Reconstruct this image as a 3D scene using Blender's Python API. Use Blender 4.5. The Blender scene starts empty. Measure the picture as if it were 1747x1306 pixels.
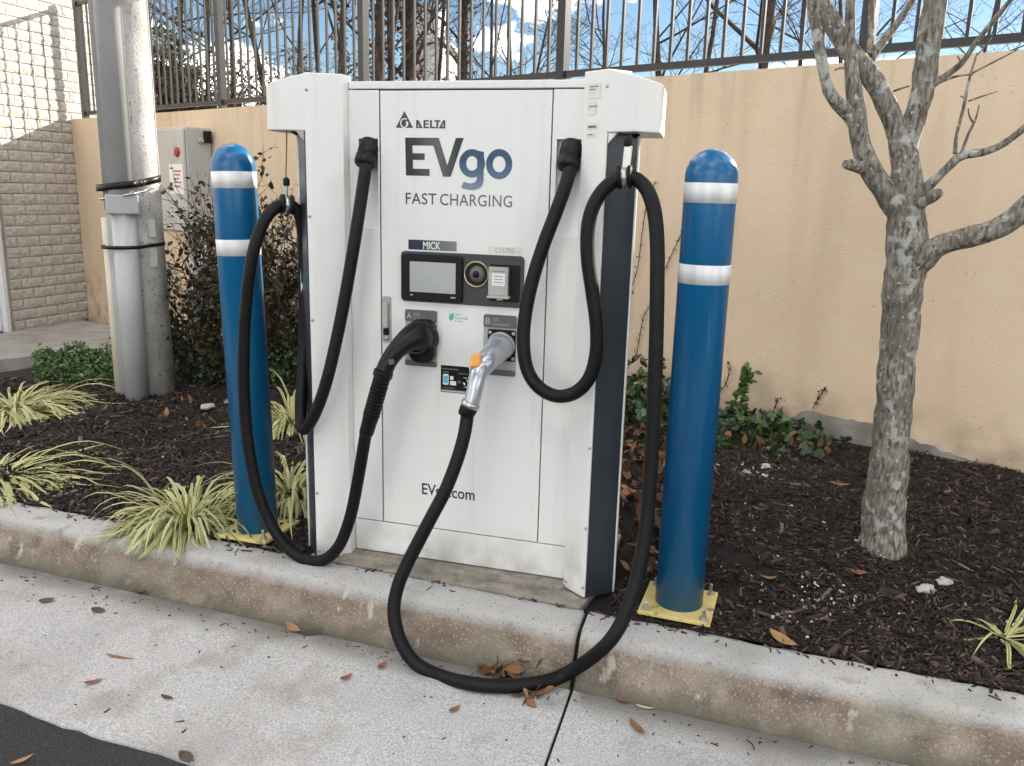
import bpy, bmesh, math, random
import numpy as np
from mathutils import Vector, Matrix
random.seed(7); rng = np.random.default_rng(7)
SC = bpy.context.scene
COL = SC.collection
rad = math.radians

# ------------------------------------------------------------------ camera
CAM = np.array([0.98934743, -2.87591417, 1.29025404])
YAW, PITCH, ROLL, FPX = 0.268306744, 0.225591099, -0.0267101476, 1433.58464
IW, IH = 1747.0, 1306.0
def _axes():
    f = np.array([-math.sin(YAW)*math.cos(PITCH), math.cos(YAW)*math.cos(PITCH), -math.sin(PITCH)])
    r = np.array([math.cos(YAW), math.sin(YAW), 0.0]); d = np.cross(f, r)
    return (r*math.cos(ROLL)+d*math.sin(ROLL), -r*math.sin(ROLL)+d*math.cos(ROLL), f)
AR, AD, AF = _axes()
cd = bpy.data.cameras.new('camera'); cam = bpy.data.objects.new('camera', cd); COL.objects.link(cam)
cam.matrix_world = Matrix(((AR[0], -AD[0], -AF[0], CAM[0]), (AR[1], -AD[1], -AF[1], CAM[1]), (AR[2], -AD[2], -AF[2], CAM[2]), (0, 0, 0, 1)))
cd.sensor_fit = 'HORIZONTAL'; cd.sensor_width = 36.0; cd.lens = FPX/IW*36.0
cd.clip_start = 0.05; cd.clip_end = 2000
SC.camera = cam

# ------------------------------------------------------------------ light and exposure
SUN_AZ, SUN_EL = 47.0, 22.5          # degrees, azimuth counter-clockwise from +x
W = bpy.data.worlds.new('World'); SC.world = W; W.use_nodes = True
nt = W.node_tree; nt.nodes.clear()
out = nt.nodes.new('ShaderNodeOutputWorld')
sky = nt.nodes.new('ShaderNodeTexSky'); sky.sky_type = 'NISHITA'; sky.sun_disc = False
sky.sun_elevation = rad(SUN_EL); sky.sun_rotation = rad(90-SUN_AZ); sky.air_density = 1.0; sky.dust_density = 0.15; sky.ozone_density = 3.0
bgs = nt.nodes.new('ShaderNodeBackground'); bgs.inputs[1].default_value = 0.05
bgc = nt.nodes.new('ShaderNodeBackground'); bgc.inputs[0].default_value = (1.0, 0.935, 0.845, 1); bgc.inputs[1].default_value = 3.25
tc = nt.nodes.new('ShaderNodeTexCoord'); mp = nt.nodes.new('ShaderNodeMapping'); mp.inputs['Scale'].default_value = (1, 1, 2.6); mp.inputs['Location'].default_value = (0.35, 0.1, 0.0)
no = nt.nodes.new('ShaderNodeTexNoise'); no.inputs['Scale'].default_value = 2.6; no.inputs['Detail'].default_value = 6; no.inputs['Roughness'].default_value = 0.58
rp = nt.nodes.new('ShaderNodeValToRGB'); rp.color_ramp.elements[0].position = 0.525; rp.color_ramp.elements[1].position = 0.63
mx = nt.nodes.new('ShaderNodeMixShader')
nt.links.new(tc.outputs['Generated'], mp.inputs[0]); nt.links.new(mp.outputs[0], no.inputs['Vector']); nt.links.new(no.outputs[0], rp.inputs[0])
nt.links.new(sky.outputs[0], bgs.inputs[0]); nt.links.new(rp.outputs[0], mx.inputs[0]); nt.links.new(bgs.outputs[0], mx.inputs[1]); nt.links.new(bgc.outputs[0], mx.inputs[2])
nt.links.new(mx.outputs[0], out.inputs[0])
sl = bpy.data.lights.new('sun', 'SUN'); sl.energy = 3.4; sl.angle = rad(0.53); sl.color = (1.0, 0.90, 0.76)
so = bpy.data.objects.new('sun', sl); COL.objects.link(so)
sdir = Vector((math.cos(rad(SUN_AZ))*math.cos(rad(SUN_EL)), math.sin(rad(SUN_AZ))*math.cos(rad(SUN_EL)), math.sin(rad(SUN_EL))))
so.rotation_euler = sdir.to_track_quat('Z', 'Y').to_euler(); so.location = (6, 8, 6)
vs = SC.view_settings; vs.view_transform = 'Standard'; vs.look = 'None'; vs.gamma = 1.0; vs.use_curve_mapping = False; vs.exposure = 1.58
SC.render.engine = 'CYCLES'
SC.cycles.max_bounces = 6; SC.cycles.diffuse_bounces = 3; SC.cycles.glossy_bounces = 3; SC.cycles.use_denoising = True
SC.cycles.sample_clamp_indirect = 8.0; SC.cycles.use_adaptive_sampling = True; SC.cycles.adaptive_threshold = 0.02; SC.cycles.caustics_reflective = False; SC.cycles.caustics_refractive = False

# ------------------------------------------------------------------ measuring helpers
def ray(u, v):
    return AR*((u-IW/2)/FPX) + AD*((v-IH/2)/FPX) + AF
def PY(u, v, y): d = ray(u, v); return CAM + d*((y-CAM[1])/d[1])
def PZ(u, v, z): d = ray(u, v); return CAM + d*((z-CAM[2])/d[2])
def PD(u, v, dist): d = ray(u, v); return CAM + d*(dist/math.hypot(d[0], d[1]))
WA = -0.423927065
WU = np.array([math.cos(WA), math.sin(WA), 0.0]); WN = np.array([-WU[1], WU[0], 0.0]); WD = 2.349
def PW(u, v, off=0.0): d = ray(u, v); return CAM + d*(((WD-off) - CAM@WN)/(d@WN))
def wpt(s, off, z):      # point at s along the tan wall, off metres in front of its face
    q = WU*s + WN*(WD-off); return np.array([q[0], q[1], z])

# ------------------------------------------------------------------ mesh helpers
class MB:
    def __init__(s): s.v = []; s.f = []; s.m = []; s.sm = []
    def add(s, vs, fs, mi=0, smooth=False):
        o = len(s.v); s.v += [tuple(map(float, q)) for q in vs]
        for f in fs: s.f.append([i+o for i in f]); s.m.append(mi); s.sm.append(smooth)
        return s
    def box(s, x0, x1, y0, y1, z0, z1, mi=0):
        return s.add([(x0,y0,z0),(x1,y0,z0),(x1,y1,z0),(x0,y1,z0),(x0,y0,z1),(x1,y0,z1),(x1,y1,z1),(x0,y1,z1)],
                     [(3,2,1,0),(4,5,6,7),(0,1,5,4),(1,2,6,5),(2,3,7,6),(3,0,4,7)], mi)
    def obox(s, c, ax, ay, az, mi=0):
        c, ax, ay, az = map(lambda q: np.array(q, float), (c, ax, ay, az))
        P = [c-ax-ay-az, c+ax-ay-az, c+ax+ay-az, c-ax+ay-az, c-ax-ay+az, c+ax-ay+az, c+ax+ay+az, c-ax+ay+az]
        return s.add(P, [(3,2,1,0),(4,5,6,7),(0,1,5,4),(1,2,6,5),(2,3,7,6),(3,0,4,7)], mi)
    def plan(s, poly, z0, z1, mi=0, smooth=False):       # prism on a plan polygon; z0/z1 numbers or f(x,y)
        g0 = z0 if callable(z0) else (lambda x, y: z0); g1 = z1 if callable(z1) else (lambda x, y: z1)
        n = len(poly)
        vs = [(x, y, g0(x, y)) for x, y in poly] + [(x, y, g1(x, y)) for x, y in poly]
        fs = [tuple(range(n-1, -1, -1)), tuple(range(n, 2*n))]
        s.add(vs, fs, mi); o = len(s.v)-2*n
        for i in range(n):
            j = (i+1) % n; s.f.append([o+i, o+j, o+n+j, o+n+i]); s.m.append(mi); s.sm.append(smooth)
        return s
    def front(s, poly, y0, y1, mi=0):                   # prism on an x-z polygon between y0 (front) and y1
        n = len(poly)
        vs = [(x, y0, z) for x, z in poly] + [(x, y1, z) for x, z in poly]
        fs = [tuple(range(n)), tuple(range(2*n-1, n-1, -1))] + [(i, n+i, n+(i+1) % n, (i+1) % n) for i in range(n)]
        return s.add(vs, fs, mi)
    def sheet(s, poly, y, mi=0):
        return s.add([(x, y, z) for x, z in poly], [tuple(range(len(poly)))], mi)
    def ring(s, c, ro, ri, y, n=40, mi=0, a0=0, a1=2*math.pi):
        vs = []; fs = []
        for i in range(n+1):
            a = a0+(a1-a0)*i/n
            vs += [(c[0]+ro[0]*math.cos(a), y, c[1]+ro[1]*math.sin(a)), (c[0]+ri[0]*math.cos(a), y, c[1]+ri[1]*math.sin(a))]
        for i in range(n): fs.append((2*i, 2*i+1, 2*i+3, 2*i+2))
        return s.add(vs, fs, mi)
    def tube(s, pts, rads, n=8, mi=0, caps=True, smooth=True, wob=0.0):
        pts = np.array(pts, float); k = len(pts)
        if np.isscalar(rads): rads = [rads]*k
        t = np.gradient(pts, axis=0); t /= (np.linalg.norm(t, axis=1)[:, None]+1e-12)
        a = np.array([0, 0, 1.0]) if abs(t[0][2]) < .9 else np.array([1.0, 0, 0])
        x = np.cross(t[0], a); x /= np.linalg.norm(x)
        ang = np.arange(n)*2*math.pi/n; vs = []
        for i in range(k):
            x = x - t[i]*(x@t[i]); x /= np.linalg.norm(x)+1e-12; y = np.cross(t[i], x)
            for q in ang:
                r = rads[i]*(1+(random.uniform(-wob, wob) if wob else 0))
                vs.append(pts[i]+r*(x*math.cos(q)+y*math.sin(q)))
        fs = [(i*n+j, i*n+(j+1) % n, (i+1)*n+(j+1) % n, (i+1)*n+j) for i in range(k-1) for j in range(n)]
        o = len(s.v); s.add(vs, fs, mi, smooth)
        if caps:
            for f in (list(range(n-1, -1, -1)), list(range((k-1)*n, k*n))):
                s.f.append([o+i for i in f]); s.m.append(mi); s.sm.append(False)
        return s
    def lathe(s, p, d, prof, n=24, mi=0, smooth=True):
        d = np.array(d, float); d /= np.linalg.norm(d); p = np.array(p, float)
        a = np.array([0, 0, 1.0]) if abs(d[2]) < .9 else np.array([1.0, 0, 0]); x = np.cross(d, a); x /= np.linalg.norm(x); y = np.cross(d, x)
        vs = [p+d*h+r*(x*math.cos(2*math.pi*j/n)+y*math.sin(2*math.pi*j/n)) for r, h in prof for j in range(n)]
        k = len(prof)
        fs = [(i*n+j, i*n+(j+1) % n, (i+1)*n+(j+1) % n, (i+1)*n+j) for i in range(k-1) for j in range(n)]
        s.add(vs, fs, mi, smooth); o = len(s.v)-k*n
        for f in (list(range(n-1, -1, -1)), list(range((k-1)*n, k*n))):
            s.f.append([o+i for i in f]); s.m.append(mi); s.sm.append(False)
        return s
    def mesh(s, name, mats):
        me = bpy.data.meshes.new(name); me.from_pydata(s.v, [], s.f); me.update()
        for m in (mats if isinstance(mats, (list, tuple)) else [mats]): me.materials.append(m)
        me.polygons.foreach_set('material_index', s.m); me.polygons.foreach_set('use_smooth', s.sm)
        return me
    def build(s, name, mats, parent=None, bevel=0, seg=2):
        return link(name, s.mesh(name, mats), parent, bevel, seg)
def link(name, me, parent=None, bevel=0, seg=2):
    o = bpy.data.objects.new(name, me); COL.objects.link(o); o.parent = parent
    if parent is not None and parent.parent is None: o.location = -parent.location
    if bevel:
        b = o.modifiers.new('bevel', 'BEVEL'); b.width = bevel; b.segments = seg; b.limit_method = 'ANGLE'; b.angle_limit = rad(35); b.harden_normals = False
    return o
def tag(o, label=None, cat=None, group=None, kind=None):
    for k, q in (('label', label), ('category', cat), ('group', group), ('kind', kind)):
        if q: o[k] = q
    return o
def thing(name, label, cat, loc=(0, 0, 0), group=None):
    o = bpy.data.objects.new(name, None); COL.objects.link(o); o.empty_display_size = 0.1
    o.location = tuple(float(q) for q in loc); return tag(o, label, cat, group)
def spline(pts, per=6):
    P = np.array(pts, float); n = len(P); out = []
    for i in range(n-1):
        p0, p1, p2, p3 = P[max(i-1, 0)], P[i], P[i+1], P[min(i+2, n-1)]
        for k in range(per):
            t = k/per; out.append(0.5*((2*p1)+(-p0+p2)*t+(2*p0-5*p1+4*p2-p3)*t*t+(-p0+3*p1-3*p2+p3)*t**3))
    out.append(P[-1]); return np.array(out)
def rrect(x0, x1, z0, z1, r, n=5):
    o = []
    for cx, cz, a in ((x1-r, z1-r, 0), (x0+r, z1-r, 90), (x0+r, z0+r, 180), (x1-r, z0+r, 270)):
        for i in range(n+1):
            q = rad(a+90*i/n); o.append((cx+r*math.cos(q), cz+r*math.sin(q)))
    return o[::-1]
def text_poly(body, x0, x1, z0, z1, y, name, mat, parent, bold=0.0, space=1.0):
    cu = bpy.data.curves.new('t', 'FONT'); cu.body = body; cu.offset = bold; cu.space_character = space; cu.resolution_u = 4
    ob = bpy.data.objects.new('t', cu); COL.objects.link(ob)
    dg = bpy.context.evaluated_depsgraph_get(); me = bpy.data.meshes.new_from_object(ob.evaluated_get(dg))
    bpy.data.objects.remove(ob)
    n = len(me.vertices); co = np.zeros(n*3); me.vertices.foreach_get('co', co); co = co.reshape(-1, 3)
    lo, hi = co.min(0), co.max(0)
    new = np.zeros_like(co); new[:, 0] = x0+(co[:, 0]-lo[0])/(hi[0]-lo[0])*(x1-x0); new[:, 1] = y; new[:, 2] = z0+(co[:, 1]-lo[1])/(hi[1]-lo[1])*(z1-z0)
    me.vertices.foreach_set('co', new.ravel()); me.update(); me.materials.clear(); me.materials.append(mat); me.name = name
    return link(name, me, parent)

# ------------------------------------------------------------------ materials
def N(nt, t, **k):
    n = nt.nodes.new(t)
    for a, b in k.items(): setattr(n, a, b)
    return n
def mat(name, c1, c2=None, scale=8, rough=.6, metal=0, bump=0, bscale=40, detail=4, coat=0, spec=.5, lo=.35, hi=.65, stretch=None, island=False, trans=0, rough2=None):
    m = bpy.data.materials.new(name); m.use_nodes = True; nt = m.node_tree; b = nt.nodes['Principled BSDF']
    b.inputs['Roughness'].default_value = rough; b.inputs['Metallic'].default_value = metal; b.inputs['Specular IOR Level'].default_value = spec
    if coat: b.inputs['Coat Weight'].default_value = coat; b.inputs['Coat Roughness'].default_value = .08
    c2 = c2 or tuple(q*.9 for q in c1)
    t = N(nt, 'ShaderNodeTexCoord'); mpn = N(nt, 'ShaderNodeMapping'); nt.links.new(t.outputs['Object'], mpn.inputs[0])
    if stretch: mpn.inputs['Scale'].default_value = stretch
    r = N(nt, 'ShaderNodeValToRGB'); r.color_ramp.elements[0].color = (*c1, 1); r.color_ramp.elements[1].color = (*c2, 1)
    if island:
        g = N(nt, 'ShaderNodeNewGeometry'); r.color_ramp.elements[0].position = 0; r.color_ramp.elements[1].position = 1; nt.links.new(g.outputs['Random Per Island'], r.inputs[0])
    else:
        x = N(nt, 'ShaderNodeTexNoise'); x.inputs['Scale'].default_value = scale; x.inputs['Detail'].default_value = detail
        r.color_ramp.elements[0].position = lo; r.color_ramp.elements[1].position = hi
        nt.links.new(mpn.outputs[0], x.inputs['Vector']); nt.links.new(x.outputs[0], r.inputs[0])
        if rough2 is not None:
            mr = N(nt, 'ShaderNodeMapRange'); mr.inputs[1].default_value = lo; mr.inputs[2].default_value = hi; mr.inputs[3].default_value = rough; mr.inputs[4].default_value = rough2
            nt.links.new(x.outputs[0], mr.inputs[0]); nt.links.new(mr.outputs[0], b.inputs['Roughness'])
    nt.links.new(r.outputs[0], b.inputs['Base Color'])
    if bump:
        y = N(nt, 'ShaderNodeTexNoise'); y.inputs['Scale'].default_value = bscale; y.inputs['Detail'].default_value = 3
        bp = N(nt, 'ShaderNodeBump'); bp.inputs['Strength'].default_value = bump; bp.inputs['Distance'].default_value = .01
        nt.links.new(mpn.outputs[0], y.inputs['Vector']); nt.links.new(y.outputs[0], bp.inputs['Height']); nt.links.new(bp.outputs[0], b.inputs['Normal'])
    if trans:
        b.inputs['Transmission Weight'].default_value = trans
    m['ramp'] = r.name
    return m
def ramp(m, els):
    r = m.node_tree.nodes[m['ramp']].color_ramp
    while len(r.elements) > 1: r.elements.remove(r.elements[-1])
    r.elements[0].position = els[0][0]; r.elements[0].color = (*els[0][1], 1)
    for p_, c in els[1:]: e = r.elements.new(p_); e.color = (*c, 1)
    return m
def overlay(m, color, scale, lo, hi, stretch=None, detail=3, amount=1.0, off=(0, 0, 0), zfade=None, nface=None, island=False):
    """mix a second colour over a material's base colour where a noise is high: stains, dirt, lichen, specks"""
    nt = m.node_tree; b = nt.nodes['Principled BSDF']; src = b.inputs['Base Color'].links[0].from_socket
    t = N(nt, 'ShaderNodeTexCoord'); mpn = N(nt, 'ShaderNodeMapping'); nt.links.new(t.outputs['Object'], mpn.inputs[0]); mpn.inputs['Location'].default_value = off
    if stretch: mpn.inputs['Scale'].default_value = stretch
    x = N(nt, 'ShaderNodeTexNoise'); x.inputs['Scale'].default_value = scale; x.inputs['Detail'].default_value = detail; nt.links.new(mpn.outputs[0], x.inputs['Vector'])
    mr = N(nt, 'ShaderNodeMapRange'); mr.inputs[1].default_value = lo; mr.inputs[2].default_value = hi; mr.inputs[4].default_value = amount; nt.links.new(x.outputs[0], mr.inputs[0])
    fac = mr.outputs[0]
    if zfade:      # (z at 0, z at 1)
        sp = N(nt, 'ShaderNodeSeparateXYZ'); nt.links.new(t.outputs['Object'], sp.inputs[0])
        m2 = N(nt, 'ShaderNodeMapRange'); m2.inputs[1].default_value = zfade[0]; m2.inputs[2].default_value = zfade[1]; nt.links.new(sp.outputs[2], m2.inputs[0])
        mu = N(nt, 'ShaderNodeMath', operation='MULTIPLY'); nt.links.new(fac, mu.inputs[0]); nt.links.new(m2.outputs[0], mu.inputs[1]); fac = mu.outputs[0]
    mixn = N(nt, 'ShaderNodeMix', data_type='RGBA'); nt.links.new(fac, mixn.inputs[0]); nt.links.new(src, mixn.inputs[6]); mixn.inputs[7].default_value = (*color, 1)
    nt.links.new(mixn.outputs[2], b.inputs['Base Color']); return m
def grad(name, stops, axis, a, b_, rough=.4):
    """printed colour gradient along one axis of the printed graphic"""
    m = bpy.data.materials.new(name); m.use_nodes = True; nt = m.node_tree; b = nt.nodes['Principled BSDF']; b.inputs['Roughness'].default_value = rough
    t = N(nt, 'ShaderNodeTexCoord'); sp = N(nt, 'ShaderNodeSeparateXYZ'); nt.links.new(t.outputs['Object'], sp.inputs[0])
    mr = N(nt, 'ShaderNodeMapRange'); mr.inputs[1].default_value = a; mr.inputs[2].default_value = b_; nt.links.new(sp.outputs[axis], mr.inputs[0])
    r = N(nt, 'ShaderNodeValToRGB'); m['ramp'] = r.name; nt.links.new(mr.outputs[0], r.inputs[0]); nt.links.new(r.outputs[0], b.inputs['Base Color'])
    return ramp(m, stops)

# ================================================================== MATERIALS OF THE PLACE
M = {}
M['asphalt'] = overlay(overlay(mat('asphalt', (.013,.013,.014), (.046,.046,.048), 110, .9, bump=.9, bscale=150, lo=.3, hi=.7), (.12,.115,.11), 170, .64, .72, amount=.7), (.05,.048,.045), 2.0, .5, .75, amount=.4)
M['concrete'] = overlay(overlay(overlay(mat('gutter_concrete', (.33,.325,.32), (.62,.61,.595), 150, .9, bump=.28, bscale=200, lo=.30, hi=.68, detail=2), (.11,.105,.10), 100, .63, .72, amount=.55, detail=4), (.25,.24,.225), 2.0, .46, .70, amount=.6, detail=8), (.20,.185,.16), 5, .55, .72, amount=.45, off=(4, 2, 0), detail=7)
overlay(M['concrete'], (.12,.115,.09), 5, .26, .50, amount=.82, zfade=(-.3150,-.3113), detail=7)
M['kerb'] = mat('kerb_concrete', (.135,.098,.071), (.38,.315,.25), 11, .92, bump=.8, bscale=140, lo=.30, hi=.70, detail=10)
overlay(M['kerb'], (.175,.125,.09), 2.6, .44, .66, detail=6, amount=.6, off=(7, 0, 2))
overlay(M['kerb'], (.56,.50,.42), 130, .56, .68, detail=3, amount=.55)
overlay(M['kerb'], (.60,.56,.49), 16, .63, .70, detail=6, amount=.7, stretch=(1, 1, .45))
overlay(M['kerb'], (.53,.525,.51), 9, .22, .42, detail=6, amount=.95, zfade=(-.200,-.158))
overlay(M['kerb'], (.12,.115,.105), 120, .60, .68, detail=2, amount=.6)
overlay(M['kerb'], (.10,.098,.070), 6, .24, .50, amount=.9, zfade=(-.262,-.312), detail=6)
overlay(M['kerb'], (.24,.25,.19), 3, .55, .70, detail=6, amount=.45, off=(3, 1, 0))
M['pad'] = overlay(overlay(mat('pad_concrete', (.22,.195,.16), (.36,.325,.28), 22, .9, bump=.5, bscale=80), (.14,.14,.10), 4, .5, .68, amount=.7, detail=8), (.08,.075,.07), 70, .62, .68, amount=.5)
M['walk'] = overlay(mat('walk_concrete', (.34,.33,.31), (.44,.43,.40), 6, .9, bump=.3, bscale=60), (.2,.19,.18), 2, .5, .7, amount=.6)
M['soil'] = mat('dark_mulch_soil', (.006,.0045,.004), (.018,.013,.010), 30, .95, bump=1, bscale=60)
M['chips'] = ramp(mat('shredded_bark', (.02,.015,.012), rough=.8, island=True), [(0,(.005,.0033,.0027)),(.45,(.019,.0112,.0082)),(.75,(.047,.027,.019)),(.92,(.10,.061,.044)),(1,(.20,.155,.12))])
M['grit'] = ramp(mat('pale_grit', (.5,.5,.5), rough=.8, island=True), [(0,(.35,.33,.3)),(1,(.75,.74,.71))])
M['tan'] = mat('tan_painted_wall', (.66,.518,.365), (.72,.575,.42), 1.6, .8, bump=.32, bscale=120, lo=.3, hi=.7)
overlay(M['tan'], (.54,.42,.29), 1.5, .50, .74, stretch=(3.2,3.2,.22), amount=.45, detail=5)
overlay(M['tan'], (.42,.33,.23), 34, .67, .73, amount=.45)
overlay(M['tan'], (.72,.61,.47), 5, .56, .72, amount=.4, detail=6, off=(5, 1, 3))
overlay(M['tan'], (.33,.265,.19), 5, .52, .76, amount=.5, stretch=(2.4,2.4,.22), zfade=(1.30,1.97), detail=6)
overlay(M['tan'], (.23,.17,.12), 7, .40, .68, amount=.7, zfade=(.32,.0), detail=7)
M['footing'] = overlay(mat('bare_footing_concrete', (.23,.215,.20), (.31,.29,.265), 10, .9, bump=.4, bscale=60), (.14,.125,.11), 6, .5, .7, amount=.6)
M['block'] = overlay(mat('split_face_block', (.50,.472,.43), (.64,.61,.56), 30, .92, bump=.45, bscale=60, lo=.3, hi=.7), (.36,.315,.265), 5, .5, .72, amount=.6)
M['mortar'] = mat('mortar', (.55,.51,.45), (.63,.59,.53), 30, .95, bump=.3)
M['fence'] = mat('bronze_fence_paint', (.018,.018,.0185), (.027,.027,.0275), 30, .38, spec=.5, bump=.05, bscale=120)
M['white'] = overlay(overlay(overlay(mat('white_powder_coat', (.79,.79,.765), (.825,.825,.80), 2.5, .33, bump=.03, bscale=260, spec=.45, lo=.3, hi=.7), (.67,.66,.62), 6, .54, .72, stretch=(5,5,.14), amount=.30, detail=6), (.62,.60,.55), 3.2, .60, .80, amount=.4, detail=6), (.40,.36,.30), 7, .38, .66, amount=.8, zfade=(0.06,-.15), detail=7)
M['navy'] = overlay(mat('navy_panel', (.020,.027,.036), (.028,.036,.046), 4, .30, bump=.03, bscale=200, spec=.5), (.03,.034,.04), 3, .6, .78, amount=.35)
M['dgrey'] = mat('dark_grey_panel', (.040,.041,.044), (.05,.051,.054), 6, .42)
M['mgrey'] = mat('grey_label', (.105,.105,.10), (.125,.125,.12), 6, .45)
M['lgrey'] = mat('light_grey_plastic', (.40,.40,.37), (.46,.46,.43), 6, .45)
M['black'] = mat('black_plastic', (.0035,.0035,.0045), (.006,.006,.007), 10, .40, spec=.30)
M['matt_black'] = mat('matt_black', (.004,.004,.0045), (.006,.006,.0065), 10, .6, spec=.3)
M['rubber'] = overlay(mat('cable_rubber', (.003,.003,.0038), (.0055,.0055,.0065), 14, .48, bump=.08, bscale=90, spec=.24), (.03,.028,.026), 9, .62, .75, amount=.3)
M['silver'] = mat('silver_paint', (.40,.42,.46), (.47,.49,.52), 5, .26, metal=.55, coat=.3)
M['steel'] = mat('zinc_steel', (.45,.45,.45), (.58,.58,.57), 25, .35, metal=.9)
M['brass'] = mat('brass_ring', (.50,.40,.22), (.58,.47,.28), 10, .3, metal=.7)
M['orange'] = mat('orange_button', (.80,.33,.05), (.86,.38,.07), 8, .35, coat=.3)
M['screen'] = mat('screen_glass', (.42,.44,.42), (.52,.53,.50), 3, .09, spec=.7, coat=.6)  # unlit screen; the sky's reflection is put into the pale grey base colour
M['ink'] = mat('black_ink', (.016,.016,.018), (.024,.024,.026), 8, .45)
M['ink2'] = grad('fast_charging_ink', [(0,(.02,.02,.022)),(.45,(.10,.10,.10)),(1,(.16,.16,.16))], 0, -.225, .17)
M['white_ink'] = mat('white_ink', (.78,.78,.76), (.84,.84,.82), 8, .5)
M['green_ink'] = mat('green_ink', (.09,.42,.32), (.16,.52,.42), 8, .5)
M['blue_ink'] = mat('blue_ink', (.10,.42,.58), (.14,.5,.66), 8, .5)
M['bluepaint'] = overlay(mat('bollard_blue', (.002,.112,.270), (.003,.130,.305), 1.5, .30, spec=.5, bump=.02, bscale=60), (.004,.07,.20), 2, .5, .75, stretch=(1,1,.3), amount=.5)
overlay(M['bluepaint'], (.05,.13,.24), 3.0, .55, .75, amount=.12, detail=7, off=(2, 1, 4))
overlay(M['bluepaint'], (.12,.22,.32), 60, .67, .71, amount=.25, stretch=(1, 1, .12), detail=3)
overlay(M['bluepaint'], (.10,.09,.075), 9, .45, .70, amount=.6, zfade=(.06, -.14), detail=6)
M['reflect'] = mat('white_reflective_tape', (.66,.67,.68), (.84,.85,.86), 26, .35, stretch=(1,1,.15))
M['yellow'] = overlay(mat('chipped_yellow_paint', (.66,.52,.16), (.76,.64,.27), 9, .6, bump=.2, bscale=60), (.20,.15,.09), 16, .58, .66, amount=.85, detail=8)
M['galv'] = overlay(overlay(mat('weathered_concrete_pole', (.46,.455,.44), (.62,.61,.59), 8, .8, bump=.5, bscale=80, lo=.3, hi=.7), (.13,.125,.12), 55, .6, .68, amount=.8), (.22,.215,.21), 4, .52, .7, stretch=(1,1,.4), amount=.6)
M['conduit'] = overlay(mat('grey_conduit_cover', (.40,.41,.425), (.48,.49,.50), 3, .36, spec=.5), (.38,.38,.37), 3, .55, .75, stretch=(2,2,.2), amount=.5)
M['pvc'] = mat('cream_pvc', (.60,.54,.44), (.68,.62,.52), 4, .5)
M['elec'] = overlay(mat('grey_cabinet_paint', (.46,.45,.42), (.53,.52,.49), 3, .5), (.34,.32,.28), 4, .55, .75, stretch=(3,3,.3), amount=.5)
M['red'] = mat('red_plastic', (.42,.02,.025), (.5,.03,.03), 8, .4)
M['bark'] = mat('grey_brown_bark', (.072,.062,.050), (.37,.34,.285), 85, .92, bump=1.0, bscale=80, stretch=(1,1,.30), lo=.33, hi=.67, detail=5)
overlay(M['bark'], (.14,.128,.098), 5, .45, .62, amount=.6, detail=6, off=(2, 5, 1))
overlay(M['bark'], (.46,.47,.44), 17, .57, .64, amount=.8, detail=8)
overlay(M['bark'], (.60,.595,.56), 70, .62, .68, amount=.7, detail=4)
overlay(M['bark'], (.022,.018,.014), 75, .62, .69, stretch=(1,1,.35), amount=.75, detail=3, off=(1, 3, 2))
M['farbark'] = mat('far_bark', (.035,.028,.023), (.085,.068,.055), 6, .95, bump=.6, bscale=30)
M['twig'] = mat('dark_twig', (.035,.025,.02), (.07,.05,.04), 12, .9)
M['deadleaf'] = ramp(mat('dead_leaf', (.2,.1,.05), rough=.7, island=True), [(0,(.05,.028,.016)),(.4,(.13,.062,.028)),(.75,(.24,.11,.045)),(1,(.33,.21,.13))])
M['redleaf'] = ramp(mat('brown_vine_leaf', (.2,.1,.05), rough=.8, island=True), [(0,(.05,.03,.02)),(.6,(.13,.06,.04)),(1,(.22,.09,.06))])
M['shrubleaf'] = ramp(mat('shrub_leaf', (.03,.04,.02), rough=.5, island=True), [(0,(.016,.022,.008)),(.45,(.036,.052,.016)),(.65,(.060,.050,.022)),(.85,(.090,.045,.026)),(1,(.13,.12,.045))])
M['ivyleaf'] = ramp(mat('ivy_leaf', (.03,.07,.02), rough=.4, island=True), [(0,(.012,.030,.012)),(.5,(.025,.058,.020)),(.85,(.05,.105,.030)),(1,(.10,.17,.05))])
M['coverleaf'] = ramp(mat('groundcover_leaf', (.03,.07,.02), rough=.5, island=True), [(0,(.02,.05,.012)),(.5,(.05,.11,.025)),(.9,(.09,.17,.04)),(1,(.3,.34,.2))])
M['blade'] = ramp(mat('lily_turf_green', (.2,.3,.06), rough=.45, island=True), [(0,(.10,.155,.030)),(.5,(.19,.26,.06)),(1,(.33,.36,.12))])
M['blade2'] = ramp(mat('lily_turf_cream', (.5,.5,.2), rough=.5, island=True), [(0,(.40,.40,.14)),(.6,(.55,.53,.24)),(1,(.62,.56,.34))])
M['evergreen'] = ramp(mat('evergreen', (.03,.05,.02), rough=.7, island=True), [(0,(.012,.022,.010)),(1,(.04,.06,.025))])
M['terrace'] = mat('leafy_terrace', (.10,.075,.045), (.20,.15,.09), 3, .95, bump=.5, bscale=12)
M['siding'] = mat('white_siding', (.78,.79,.80), (.84,.85,.86), 3, .6)
M['roofing'] = mat('roof_shingle', (.09,.085,.08), (.15,.14,.13), 12, .9)
M['brick'] = mat('far_brick', (.36,.18,.10), (.46,.26,.16), 12, .9)
M['glass'] = mat('far_glass', (.02,.025,.03), (.04,.045,.05), 3, .08, spec=.8)
M['rock'] = overlay(mat('pale_stone', (.42,.40,.37), (.62,.60,.56), 12, .9, bump=.6, bscale=50), (.25,.22,.18), 9, .5, .7)
M['twine'] = mat('wire_rope', (.16,.12,.07), (.22,.17,.10), 60, .5, metal=.3)

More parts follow.
